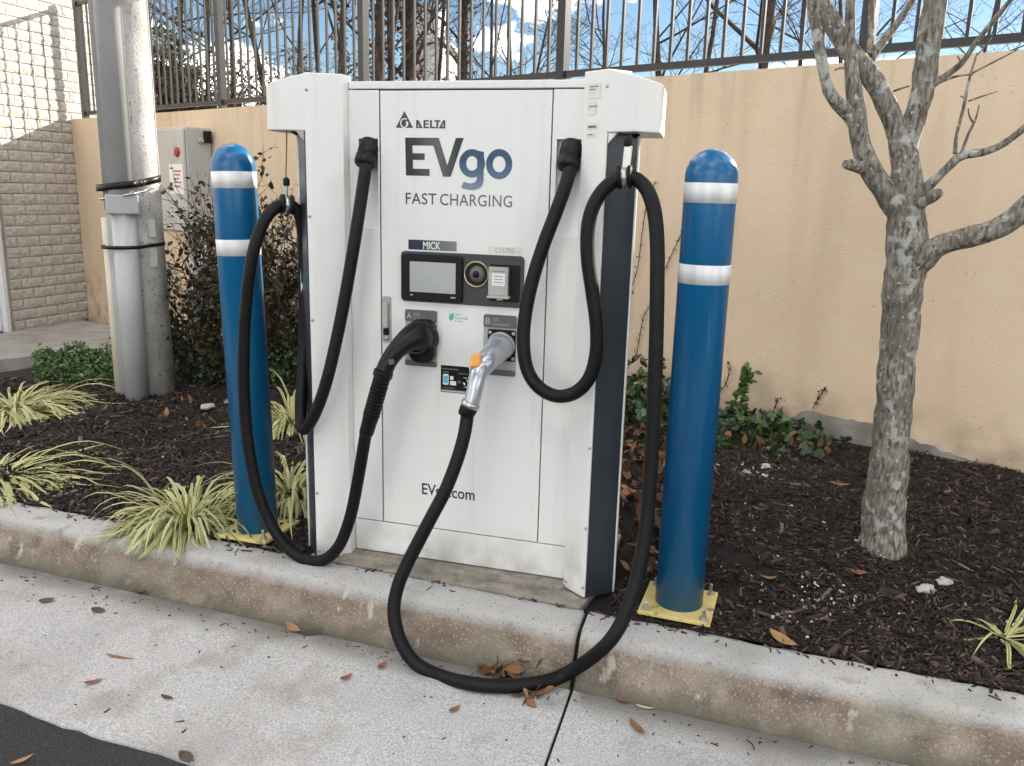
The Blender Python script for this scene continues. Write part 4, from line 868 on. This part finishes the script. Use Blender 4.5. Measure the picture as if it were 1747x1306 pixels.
for pts in ([(1629,262,TY-.06,7),(1632,230,TY-.05,6),(1644,184,TY-.04,6),(1650,150,TY-.04,5),(1657,122,TY-.04,5),(1667,90,TY-.04,3)],
            [(1640,262,TY-.07,6),(1652,228,TY-.08,5),(1664,204,TY-.09,4),(1671,178,TY-.1,2.5)], [(1660,208,TY-.09,4),(1653,198,TY-.09,3),(1652,184,TY-.1,2)],
            [(1655,126,TY-.04,4),(1690,108,TY-.05,3.5),(1737,84,TY-.06,2.5)], [(1652,172,TY-.04,3.5),(1678,163,TY-.05,3),(1703,155,TY-.06,2)],
            [(1596,143,TY+.0,5),(1630,130,TY-.05,4),(1660,126,TY-.08,3)], [(1665,95,TY-.04,3),(1680,80,TY-.04,3),(1692,64,TY-.04,2)], [(1640,108,TY-.02,4),(1634,95,TY-.02,3)],
            [(1512,160,TY+.02,4),(1530,153,TY+.04,4),(1552,146,TY+.06,3)], [(1648,168,TY-.04,3),(1638,163,TY-.05,2)], [(1447,118,TY-.03,5),(1432,114,TY-.02,4),(1424,120,TY-.02,3)]):
    limb(tw, pts, 6, 0, 4)
for sp in last[:8]:
    for i in range(len(sp)//2, len(sp), 14):
        if sp[i][2] > 2.35: twigs(tw, sp[i][:3], (random.uniform(-.6, .6), random.uniform(-.4, .4), 1.0), random.uniform(.25, .45), .006, 2)
    e = sp[-1]; d = sp[-1][:3]-sp[-6][:3]; d = d/np.linalg.norm(d)
    if e[2] > 2.2:
        for _ in range(3): twigs(tw, e[:3], d+np.array([0, 0, .5])+rng.normal(0, .15, 3), .6, .009, 2)
tw.build('twigs', M['bark'], tr)['kind'] = 'stuff'

# ================================================================== PLANTS
def leaf_mesh_add(V, F, q, d, nrm, L, w, shape):
    d = d/np.linalg.norm(d); s = np.cross(d, nrm); s /= np.linalg.norm(s)+1e-9; n = np.cross(s, d); o = len(V)
    for a, c, hgt in shape: V.append(q+d*L*a+s*w*c+n*L*hgt)
    F.append(tuple(range(o, o+len(shape))))
OVAL = [(0,0,0),(.3,.42,.05),(.62,.40,.04),(1,0,-.08),(.62,-.40,.04),(.3,-.42,.05)]
IVY = [(0,0,0),(-.10,.38,.02),(.30,.52,-.02),(.38,.26,.03),(.72,.30,-.03),(1,0,-.06),(.72,-.30,-.03),(.38,-.26,.03),(.30,-.52,-.02),(-.10,-.38,.02)]
def rdir(up=.0): 
    q = rng.normal(0, 1, 3); q[2] += up; return q/np.linalg.norm(q)
def leaves_obj(name, pts, L, w, shape, m, parent=None, up=.3):
    V, F = [], []
    for q in pts:
        k = .55+rng.random()*.8; leaf_mesh_add(V, F, np.array(q), rdir(up*.4), rdir(1.0), L*k, w*k, shape)
    return MB().add(V, F).build(name, m, parent)

def shrub(u, v, z, hgt, spread, label, nst=26, nleaf=2600, green=.0):
    c = PZ(u, v, z); c[2] = mz(c[0], c[1])-.03
    root = thing('shrub', label, 'shrub', c, 'dark shrubs against the tan wall'); mb = MB(); tips = []
    def grow(q, d, L, r, lvl):
        pts = [np.array(q)]; k = 5; d = np.array(d)/np.linalg.norm(d)
        for i in range(k):
            d = d+rng.normal(0, .17, 3)+np.array([0, 0, .05]); d /= np.linalg.norm(d); pts.append(pts[-1]+d*L/k)
            if lvl < 2: tips.extend([pts[-1]+rng.normal(0, .025, 3) for _ in range(2+lvl)])
        if math.hypot(pts[-1][0]-c[0], pts[-1][1]-c[1]) > .58: return
        mb.tube(pts, [r*(1-.6*i/k) for i in range(k+1)], 5, 0, False)
        if lvl > 0:
            for i in range(1, k+1):
                for _ in range(2):
                    if random.random() < .8: grow(pts[i], d+rng.normal(0, .65, 3), L*random.uniform(.3, .55), r*.55, lvl-1)
        else: tips.append(pts[-1])
    for i in range(nst):
        a = random.uniform(0, 6.283); s_ = random.random()**.6*spread
        grow(c+np.array([math.cos(a)*.12, math.sin(a)*.12, 0]), (math.cos(a)*s_, math.sin(a)*s_, 1.0), hgt*random.uniform(.45, .80), .008, 2)
    mb.build('stems', M['twig'], root)
    T = np.array(tips); sel = T[rng.integers(0, len(T), nleaf)]+rng.normal(0, .02, (nleaf, 3)); sel = sel[sel[:, 2] > c[2]+.02]
    # keep leaves in front of the wall face
    keep = [q for q in sel if WD-(q@WN) > .02 and math.hypot(q[0]-c[0], q[1]-c[1]) < .60]
    leaves_obj('foliage', keep, .044, .028, OVAL, M['shrubleaf'], root)['kind'] = 'stuff'
    return root
shrub(366, 652, -.14, 1.50, .27, 'tall dark-leaved shrub between the pole and the left bollard', 20, 3300)
shrub(492, 655, -.14, 1.38, .24, 'dark-leaved shrub between the left bollard and the charger', 18, 2800)
def lowcover(name, u0, u1, v0, v1, n, L, h, shape, m, label, cat, group=None, up=.6, zfun=None):
    pts = []; 
    while len(pts) < n:
        q = PZ(random.uniform(u0, u1), random.uniform(v0, v1), -.12); x, y = q[0], q[1]
        if WD-(x*WN[0]+y*WN[1]) < .03 or y < kback(x)+.02 or in_charger(x, y) or x < -5.3: continue
        cx2 = ((x*13.7+y*5.1) % 1.0)
        pts.append(np.array([x, y, mz(x, y)+.004+random.random()**1.5*h*(.5+.5*math.sin(x*6+y*9)**2)]))
    c = np.mean(pts, axis=0); c[2] = mz(c[0], c[1])
    root = thing(name, label, cat, c, group); leaves_obj('foliage', pts, L, L*.75, shape, m, root, up)['kind'] = 'stuff'; return root
lowcover('groundcover', 60, 205, 600, 655, 4200, .030, .17, OVAL, M['coverleaf'], 'low green groundcover beside the walkway left of the pole', 'groundcover')
lowcover('groundcover', 260, 420, 590, 660, 2200, .038, .30, OVAL, M['ivyleaf'], 'dark green groundcover at the foot of the tall shrub', 'groundcover')
lowcover('groundcover', 440, 535, 600, 672, 1500, .038, .30, OVAL, M['ivyleaf'], 'dark green groundcover at the foot of the shrub beside the charger', 'groundcover')
# ivy by the wall
def ivy(label, spots, n, L):
    pts = []
    for (u, v, rx, ry, zh, share) in spots:
        c = PZ(u, v, -.08)
        for _ in range(int(n*share)):
            a = rng.normal(0, .5, 2); x, y = c[0]+a[0]*rx, c[1]+a[1]*ry
            if WD-(x*WN[0]+y*WN[1]) < .02 or in_charger(x, y): continue
            pts.append(np.array([x, y, mz(x, y)+.01+random.random()*zh*math.exp(-(a@a)*1.6)]))
    c = np.mean(pts, axis=0); c[2] = mz(c[0], c[1]); root = thing('ivy', label, 'ivy', c, 'ivy patches at the foot of the wall')
    leaves_obj('foliage', pts, L, L*.95, IVY, M['ivyleaf'], root, .5)['kind'] = 'stuff'
    mb = MB()
    for _ in range(14):
        q = pts[random.randrange(len(pts))]; P = [q*1.0]; d = np.array([random.uniform(-1, 1), random.uniform(-1, .4), .05])
        for i in range(6): d = d+rng.normal(0, .3, 3); d[2] *= .2; nq = P[-1]+d/np.linalg.norm(d)*.06; nq[2] = mz(nq[0], nq[1])+.02; P.append(nq)
        mb.tube(P, [.004-.0005*i for i in range(7)], 5, 0, False)
    mb.build('runners', M['twig'], root)['kind'] = 'stuff'
ivy('ivy growing behind the drooping cable beside the charger', [(1085, 745, .35, .35, .26, .6), (1105, 715, .3, .25, .34, .4)], 430, .055)
ivy('dark green ivy mound right of the right bollard at the wall', [(1262, 735, .09, .09, .20, .2), (1300, 755, .35, .22, .09, .4), (1250, 770, .3, .3, .10, .2), (1335, 785, .28, .25, .06, .15)], 540, .046)
# upright ivy shoot
c = PZ(1265, 738, -.05); root = thing('ivy_shoot', 'upright ivy shoot against the wall right of the right bollard', 'ivy', c)
st_ = [c+np.array([.012*math.sin(i), -.01*i*.2, .045*i]) for i in range(9)]
MB().tube(st_, [.005-.0004*i for i in range(9)], 5).build('stem', M['twig'], root)
leaves_obj('foliage', [st_[i]+rng.normal(0, .022, 3)*(1.5-.1*i) for i in range(9) for _ in range(9)], .055, .052, IVY, M['coverleaf'], root, .5)
# bare creepers on the wall
for k, (pts, lab) in enumerate((([(1068,560),(1075,500),(1088,455),(1095,400),(1104,345),(1118,310)], 'thin bare creeper on the tan wall behind the right cable'),
                 ([(1085,610),(1092,570),(1100,535),(1122,505),(1130,470),(1150,425),(1168,385)], 'bare creeper on the wall between cable and right bollard'),
                 ([(1215,700),(1222,675),(1238,655),(1246,622)], 'short brown creeper beside the right edge of the right bollard'),
                 ([(1386,697),(1394,684),(1402,670),(1406,664)], 'tiny bare creeper tuft on the wall left of the tree'),
                 ([(1318,708),(1324,690),(1328,680)], 'tiny creeper stalk above the ivy mound'))):
    P = [PW(u, v, .012) for u, v in pts]; root = thing('creeper', lab, 'creeper', P[0], 'bare creepers on the tan wall')
    mb = MB(); mb.tube(spline(P, 4), .0028, 5, 0, False)
    for q in spline(P, 3)[1:]:
        mb.tube([q, q+WU*random.uniform(-.03, .03)+np.array([0, 0, random.uniform(-.01, .04)])], [.002, .001], 4, 0, False)
    mb.build('stem', M['twig'], root)
    leaves_obj('leaf_buds', [q+WU*random.uniform(-.012, .012) for q in spline(P, 3)[2:] for _ in range(2)], .018, .012, OVAL, M['redleaf'], root)['kind'] = 'stuff'

# lily turf
def lily(u, v, n, L, label, lean=(0, 0), z=-.14, flat=0.0, rb=.06):
    c = PZ(u, v, z); c[2] = mz(c[0], c[1])
    root = thing('lily_turf', label, 'ornamental grass', c, 'variegated lily turf clumps'); mb = MB()
    for i in range(n):
        a = random.uniform(0, 6.283); l = L*random.uniform(.4, 1.2); out_ = np.array([math.cos(a)+lean[0], math.sin(a)+lean[1], 0]); nrm = np.linalg.norm(out_); out_ /= nrm+1e-6
        el = random.uniform(.12, 1.10)*(1-flat); q = c+np.array([math.cos(a), math.sin(a), 0])*random.random()*rb; q[2] = mz(q[0], q[1])-.005
        d = out_*math.cos(el)+np.array([0, 0, math.sin(el)]); w_ = random.uniform(.0048, .0085); k = 8; side = np.cross(d, (0, 0, 1.0)); side /= np.linalg.norm(side)+1e-9
        bend = random.uniform(.25, .75); vs = []; tw_ = random.uniform(-.6, .6)
        for j in range(k+1):
            t = j/k; ww = w_*(.7+.6*t)*(1-t**3)+.0004; sd = side*math.cos(tw_*t)+np.array([0, 0, 1])*math.sin(tw_*t)*.5
            floor_ = mz(q[0], q[1])+.004
            qq = q.copy(); qq[2] = max(qq[2], floor_)
            vs += [qq-sd*ww, qq-sd*ww*.42, qq+sd*ww*.42, qq+sd*ww]
            d = d+np.array([0, 0, -bend*(t+.25)])+rng.normal(0, .075, 3)*np.array([1, 1, .5]); d /= np.linalg.norm(d); q = q+d*l/k
        o = len(mb.v); mb.v += [tuple(p_) for p_ in vs]; pale = random.random() < .38
        for j in range(k):
            for m_, s_ in ((0, 1), (1, 0), (2, 1)):
                mb.f.append([o+j*4+m_, o+j*4+m_+1, o+(j+1)*4+m_+1, o+(j+1)*4+m_]); mb.m.append(1 if (s_ or pale) else 0); mb.sm.append(True)
    mb.build('blades', [M['blade'], M['blade2']], root)['kind'] = 'stuff'; return root
lily(25, 700, 380, .54, 'variegated lily turf clump by the walkway at the left edge', (.5, -.2), flat=.3, rb=.20)
lily(10, 812, 330, .50, 'flattened variegated lily turf clump spilling from the left edge of the mulch', (.9, -.1), flat=.42, rb=.18)
lily(318, 886, 330, .38, 'variegated lily turf clump left of the left bollard base', (-.1, -.25), rb=.11)
lily(500, 742, 260, .42, 'variegated lily turf clump farther back behind the left bollard', (0, -.3), rb=.09)
lily(497, 848, 380, .42, 'variegated lily turf clump between left bollard and charger', (0, -.1), rb=.09)
lily(1712, 1098, 22, .30, 'sparse pale lily turf tuft in the mulch at the right edge', (0, 0), flat=.25, rb=.03)

# ================================================================== STONES AND FALLEN LEAVES
def stone(u, v, r, label, y=None):
    c = PZ(u, v, -.12); c[2] = mz(c[0], c[1]); bm = bmesh.new(); bmesh.ops.create_icosphere(bm, subdivisions=2, radius=r)
    sq = (random.uniform(.8, 1.3), random.uniform(.7, 1.1), random.uniform(.4, .65))
    for w_ in bm.verts: w_.co = Vector((w_.co.x*sq[0], w_.co.y*sq[1], w_.co.z*sq[2]))*random.uniform(.70, 1.22)
    me = bpy.data.meshes.new('stone'); bm.to_mesh(me); bm.free(); me.materials.append(M['rock']); o = link('stone', me); o.location = (c[0], c[1], c[2]+r*.2); o.rotation_euler.z = random.uniform(0, 6)
    return tag(o, label, 'stone', 'pale stones in the mulch')
stone(354, 701, .045, 'white stone on the mulch between pole and left bollard')
stone(1303, 833, .028, 'yellowish stone in the mulch right of the right bollard')
stone(1270, 842, .024, 'white flaky stone beside the yellowish one')
stone(1303, 848, .012, 'small white pebble below the yellowish stone')
stone(1577, 1024, .034, 'pale broken lump of mortar in the mulch below the tree')
stone(1608, 1016, .026, 'pale mortar lump near the sparse lily turf tuft')
stone(1120, 955, .016, 'white pebble in the leaf litter behind the right cable')
stone(70, 695, .03, 'pinkish stone below the lily turf by the walkway')
def leaf(p, L, w, ang, curl, label, m=None, kind=0):
    n = 7; vs = []; 
    for i in range(n+1):
        t = i/n; hw = w*math.sin(math.pi*min(1, t*1.02+.0))**.8*(1-.25*t)+.0008; z = curl*L*(t-.5)**2*2
        for s_ in (-1, 0, 1): vs.append((L*(t-.5), hw*s_, z+abs(s_)*hw*curl*.9+.001))
    fs = [(i*3+k, (i+1)*3+k, (i+1)*3+k+1, i*3+k+1) for i in range(n) for k in range(2)]
    o = MB().add(vs, fs, 0, True).build('fallen_leaf', m or M['deadleaf']); o.location = tuple(float(q) for q in p); o.rotation_euler = (random.uniform(-.2, .2), random.uniform(-.15, .15), ang)
    return tag(o, label, 'leaf', 'fallen leaves')
def lc(name, c1, c2): return mat(name, c1, c2, 30, .65)
LB, LO, LR, LD = lc('leaf_brown', (.20,.095,.035), (.30,.15,.06)), lc('leaf_tan', (.32,.17,.07), (.42,.25,.12)), lc('leaf_red', (.22,.075,.04), (.30,.12,.065)), lc('leaf_dark', (.06,.035,.02), (.10,.06,.035))
def mulchP(u, v): q = PZ(u, v, -.12); return (q[0], q[1], mzn(q[0], q[1])+.008)
def gutP(u, v): q = PZ(u, v, -.315); return (q[0], q[1], -.309-.028*max(0, min(1, (kback(q[0])-.28-q[1])/.68)))
leaf(mulchP(1337, 1083), .115, .022, -.75, .25, 'long tan leaf on the mulch by the kerb right of the bollard', LO)
leaf(mulchP(1310, 990), .07, .016, .2, .5, 'curled tan leaf on the mulch beside the right bollard foot', LO)
leaf(mulchP(1462, 1004), .06, .016, -.4, .3, 'small red-brown leaf on the mulch below the tree', LR)
leaf(mulchP(1428, 866), .09, .014, 0, .2, 'narrow brown leaf on the mulch left of the tree trunk', LB)
leaf(gutP(838, 1148), .10, .03, .3, .6, 'brown curled leaf against the kerb inside the cable loop', LB)
leaf(gutP(866, 1146), .085, .028, -.6, .7, 'dark curled leaf in the pile inside the cable loop', LD)
leaf((lambda q: (q[0], q[1], q[2]+.02))(gutP(902, 1143)), .10, .032, 1.0, .6, 'bright tan leaf leaning on the kerb above the cable', LO)
leaf(gutP(918, 1182), .10, .026, .5, .4, 'brown leaf under the cable at the gutter', LB)
leaf(gutP(885, 1188), .06, .02, .2, .4, 'small brown leaf below the cable in the gutter', LB)
leaf(gutP(1088, 1245), .10, .014, -.9, .3, 'narrow brown leaf on the gutter right of the joint', LB)
leaf(gutP(1062, 1200), .05, .012, -.3, .3, 'small red leaf at the kerb foot right of the joint', LR)
leaf(gutP(1100, 1210), .06, .006, -.15, .2, 'pale straw at the kerb foot right of the joint', M['blade2'])
leaf(gutP(775, 1210), .05, .012, 1.2, .3, 'small brown leaf on the gutter below the cable', LB)
leaf(gutP(205, 1118), .11, .007, .12, .1, 'long thin reddish stick on the gutter at the left', LR)
leaf(gutP(158, 1158), .06, .014, .9, .3, 'small red leaf on the gutter at the left', LR)
leaf(gutP(168, 1042), .06, .018, .1, .25, 'black bark flake on the gutter near the kerb', LD)
leaf(gutP(80, 1025), .06, .018, .5, .25, 'grey-brown flake on the gutter at the far left', LD)
leaf(gutP(530, 1083), .09, .014, .3, .3, 'dark stick lying at the kerb foot left of the cable loop', LD)
leaf(gutP(500, 1076), .08, .018, -.4, .4, 'tan leaf at the kerb foot left of the cable loop', LO)
leaf(gutP(240, 1013), .07, .018, -.3, .4, 'brown leaf at the kerb foot at the left', LB)
leaf(gutP(590, 1157), .05, .013, 1.2, .4, 'red-brown leaf on the gutter left of the cable', LR)
leaf(gutP(652, 1138), .05, .013, 1.4, .4, 'orange-brown leaf beside the cable bend', LR)
leaf(gutP(318, 1281), .07, .018, -.4, .25, 'dark bark flake near the asphalt edge', LD)
leaf(gutP(285, 1184), .05, .010, -.1, .25, 'grey twig flake on the gutter centre left', LD)
leaf((lambda q: (q[0], q[1], ROADZ+.006))(PZ(38, 1300, ROADZ)), .06, .008, .9, .2, 'pale straw on the dark asphalt', LO)
pile = []
for _ in range(26):
    q = PZ(random.gauss(862, 24), random.gauss(1146, 6), -.30); pile.append(np.array([q[0], min(q[1], kback(q[0])-.235), -.305+random.random()*.028]))
for _ in range(9):
    q = PZ(random.gauss(905, 24), random.gauss(1192, 4), -.312); pile.append(np.array([q[0], q[1], -.309+random.random()*.006]))
tag(leaves_obj('leaf_pile', pile, .062, .030, OVAL, M['deadleaf'], None, .8), 'small brown leaves piled against the kerb inside the cable loop', kind='stuff')
def litter(label, u0, u1, v0, v1, n, L):
    pts = []
    while len(pts) < n:
        q = PZ(random.uniform(u0, u1), random.uniform(v0, v1), -.1); x, y = q[0], q[1]
        if WD-(x*WN[0]+y*WN[1]) < .03 or in_charger(x, y) or y < kback(x)+.03: continue
        pts.append(np.array([x, y, mzn(x, y)+.006+random.random()*.025]))
    tag(leaves_obj('leaf_litter', pts, L, L*.55, OVAL, M['deadleaf'], None, .6), label, kind='stuff')
litter('brown fallen leaves piled behind the right cable', 1050, 1150, 700, 960, 260, .075)
litter('brown fallen leaves among the ivy along the wall', 1150, 1420, 715, 810, 120, .055)
litter('scattered brown leaves around the shrub', 270, 540, 640, 740, 60, .06)

# ================================================================== BEYOND THE RAILING
def fartree(u, dist, w, hgt, label, lean=0.0, ivyleaf=0, spread=1.0, low=1.0, name='bare_tree', nb=13):
    for _ in range(40):          # keep clear of the sunbeam that reaches the block wall
        c = PD(u, 150, dist); off = (c[0]+6.83)*sdir.y-(c[1]-5.3)*sdir.x
        if abs(off)/math.hypot(sdir.x, sdir.y) > 4.2: break
        dist += .5
    c[2] = WTOP-.1+dist*.004
    root = thing(name, label, 'tree', c, 'bare trees beyond the railing'); mb = MB(); tips = []; vr2 = np.array([AR[0], AR[1], 0])
    def grow(q, d, L, r, lvl, k=5):
        pts = [np.array(q)]; d = np.array(d, float)/np.linalg.norm(d)
        for i in range(k):
            d = d+rng.normal(0, .13 if lvl < 3 else .04, 3)+np.array([0, 0, .03]); d /= np.linalg.norm(d); pts.append(pts[-1]+d*L/k)
        mb.tube(pts, [max(.0035, r*(1-.65*i/k)) for i in range(k+1)], 7 if lvl == 3 else 4 if lvl > 0 else 3, 0, False)
        if lvl == 3: tips.extend(pts)
        if lvl > 0:
            m_ = nb if lvl == 3 else 6
            for j in range(m_):
                t = (.10*low+.85*random.random()) if lvl == 3 else random.uniform(.2, 1); i = min(k-1, int(t*k)); f = t*k-i
                p_ = pts[i]*(1-f)+pts[min(k, i+1)]*f; a = random.uniform(0, 6.283)
                dd = d*.55+np.array([math.cos(a), math.sin(a), random.uniform(-.1, .7)])*spread*(1 if lvl == 3 else .8)
                grow(p_, dd, L*random.uniform(.28, .5) if lvl == 3 else L*random.uniform(.35, .6), r*(1-.65*t)*random.uniform(.35, .55), lvl-1)
    r0 = w*.72/2/FPX*dist
    grow(c, np.array([0, 0, 1])+vr2*lean, hgt, r0, 3, 8)
    mb.build('branches', M['farbark'], root)
    if ivyleaf:
        T = np.array(tips); pts = []
        for _ in range(ivyleaf):
            i = random.randrange(len(T)-1); f = random.random(); a = random.uniform(0, 6.283); rr = r0*random.uniform(1.0, 2.2)
            pts.append(T[i]*(1-f)+T[i+1]*f+np.array([math.cos(a)*rr, math.sin(a)*rr, 0]))
        leaves_obj('clinging_leaves', pts, .09, .06, OVAL, M['redleaf'], root)['kind'] = 'stuff'
FT = [(300,17,9,7,'bare tree over the left end of the railing',.1,0,1.0),(345,13,12,8,'leaning bare tree behind the first railing post from the left',.08,0,1.0),(395,20,11,9,'slim bare tree beyond the left railing bay',0,0,1.0),
      (468,12,13,8,'dark bare tree left of the charger, beyond the railing',-.12,0,1.1),(505,15,12,9,'forked bare tree behind the left housing of the charger',.04,0,.9),(550,19,12,9,'slim bare tree above the left housing',-.05,0,1.0),
      (578,13,17,9,'twin bare trunk left of the railing post above the charger',.05,500,.8),(640,11,20,9,'dark leafy-barked trunk above the charger near the post',.02,700,.7),(664,14,16,9,'bare trunk right of the post above the charger',.06,300,.8),
      (700,10,26,10,'ivy-covered brown trunk above the charger logo',0,1500,.6),(738,20,10,9,'slim bare tree left of the white building',.1,0,.9),(792,10.5,18,9,'reddish ivy-clad trunk right of the white building',-.03,1100,.8),
      (838,18,9,7,'slim bare tree above the charger door',.05,0,1.0),(872,24,10,7,'small bare tree far behind the charger',0,0,1.2),(905,26,9,6,'distant bare thicket tree above the right strip',0,0,1.2),
      (1122,13,17,8,'dark spreading bare tree above the right housing',.05,0,1.3),(1186,16,13,8,'bare tree right of the right housing',.06,0,1.3),(1292,13,26,9,'thick bare tree above the right bollard',0,0,1.3),
      (1030,22,9,7,'distant bare tree above the right column',0,0,1.3),(1362,21,12,8,'bare tree just left of the near tree limbs',.06,0,1.3),(1440,19,12,8,'bare tree behind the near tree limbs',0,0,1.3),(1660,24,11,6,'faint bare tree at the right behind the railing',0,0,1.2)]
for f in FT: fartree(*f)
def bush(u, dist, w, h, n, label, m):
    for _ in range(40):
        c = PD(u, 150, dist)
        if abs((c[0]+6.83)*sdir.y-(c[1]-5.3)*sdir.x)/math.hypot(sdir.x, sdir.y) > 1.6: break
        dist += .5
    c[2] = WTOP-.1; root = thing('far_shrub', label, 'shrub', c, 'shrubs beyond the railing'); mb = MB(); pts = []
    for i in range(16):
        a = random.uniform(0, 6.283); P = [c.copy()]
        d = np.array([math.cos(a)*w*.5, math.sin(a)*w*.5, h*random.uniform(.6, 1)])
        for k in range(1, 6): P.append(c+d*k/5+rng.normal(0, .06, 3)); pts.append(P[-1])
        mb.tube(P, [.02-.003*k for k in range(6)], 4, 0, False)
        for k in range(1, 6):
            for _ in range(5): mb.tube([P[k], P[k]+rng.normal(0, .22, 3)], [.006, .003], 3, 0, False)
    mb.build('stems', M['farbark'], root); T = np.array(pts)
    if n: leaves_obj('foliage', [T[random.randrange(len(T))]+rng.normal(0, .12, 3) for _ in range(n)], .10, .06, OVAL, m, root)['kind'] = 'stuff'
bush(292, 12, .5, 1.7, 420, 'dark evergreen shrub behind the railing right of the pole', M['evergreen'])
bush(318, 14, 1.0, 1.1, 260, 'olive shrub behind the railing near the first post', M['evergreen'])
bush(375, 13, 1.6, 1.2, 160, 'brown twiggy shrub right of the first post', M['redleaf'])
bush(425, 14, 1.8, 1.4, 120, 'brown twiggy shrub left of the charger housing', M['redleaf'])
bush(520, 16, 2.0, 1.6, 200, 'twiggy shrub above the left housing', M['redleaf'])
bush(585, 18, 2.0, 2.0, 160, 'twiggy shrub behind the twin trunk', M['redleaf'])
bush(860, 22, 3.0, 3.0, 260, 'twiggy thicket above the charger door right half', M['redleaf'])
bush(905, 25, 3.0, 2.6, 200, 'twiggy thicket left of the post above the right strip', M['redleaf'])
bush(655, 20, 2.0, 2.2, 160, 'twiggy shrub between the ivy trunks', M['redleaf'])
# white house
def house(u0, u1, dist, zw, label, m, gable=0.0, chimney=None, depth=7, d2=None):
    a, c = PD(u0, 120, dist), PD(u1, 120, d2 or dist); ax = c-a; ax[2] = 0; L = np.linalg.norm(ax); ax /= L; ay = np.array([-ax[1], ax[0], 0]); z0 = WTOP-.3
    root = thing('house', label, 'house', (a[0], a[1], z0)); 
    def bx(x0, x1, y0, y1, za, zb, name, m_, par=root, zc=None):
        P = [a+ax*x+ay*y for x, y in ((x0,y0),(x1,y0),(x1,y1),(x0,y1))]; zt2 = [zb, zc or zb, zc or zb, zb]
        V_ = [(q[0], q[1], za) for q in P]+[(q[0], q[1], t_) for q, t_ in zip(P, zt2)]
        return MB().add(V_, [(3,2,1,0),(4,5,6,7),(0,1,5,4),(1,2,6,5),(2,3,7,6),(3,0,4,7)]).build(name, m_, par)
    bx(0, L, 0, depth, z0, zw, 'wall', m, zc=zw-gable)
    rf = bx(-.15, L+.15, -.15, depth+.15, zw+.02, zw+.14, 'roof', M['siding'] if m is M['siding'] else M['roofing'], zc=zw-gable*1.05+.14)
    k = 0; z = z0+.3
    while z < zw-.4:
        bx(.0, L, -.015, -.001, z, z+.02, 'clapboard', m); z += .5
    for x in (L*.3, L*.68):
        w_ = bx(x-.3, x+.3, -.03, -.002, zw-gable-1.4, zw-gable-.5, 'window', M['roofing'] if m is M['siding'] else M['siding']); bx(x-.25, x+.25, -.04, -.031, zw-gable-1.35, zw-gable-.55, 'pane', M['glass'], w_)
    if chimney:
        x0, x1, zc = chimney; bx(x0*L, x1*L, .1, min(depth-.1, 1.1), zw-.8, zc, 'chimney', m, rf)
    return root
house(752, 784, 24, PD(752, 74, 24)[2], 'white house with tall white chimney beyond the railing above the charger', M['siding'], gable=.3, chimney=(.05, .4, PD(752, 12, 24.5)[2]), depth=.8, d2=26)
house(215, 332, 26, PD(300, 118, 26)[2], 'orange-brown house behind shrubs beyond the railing at the left', M['brick'], gable=.2)
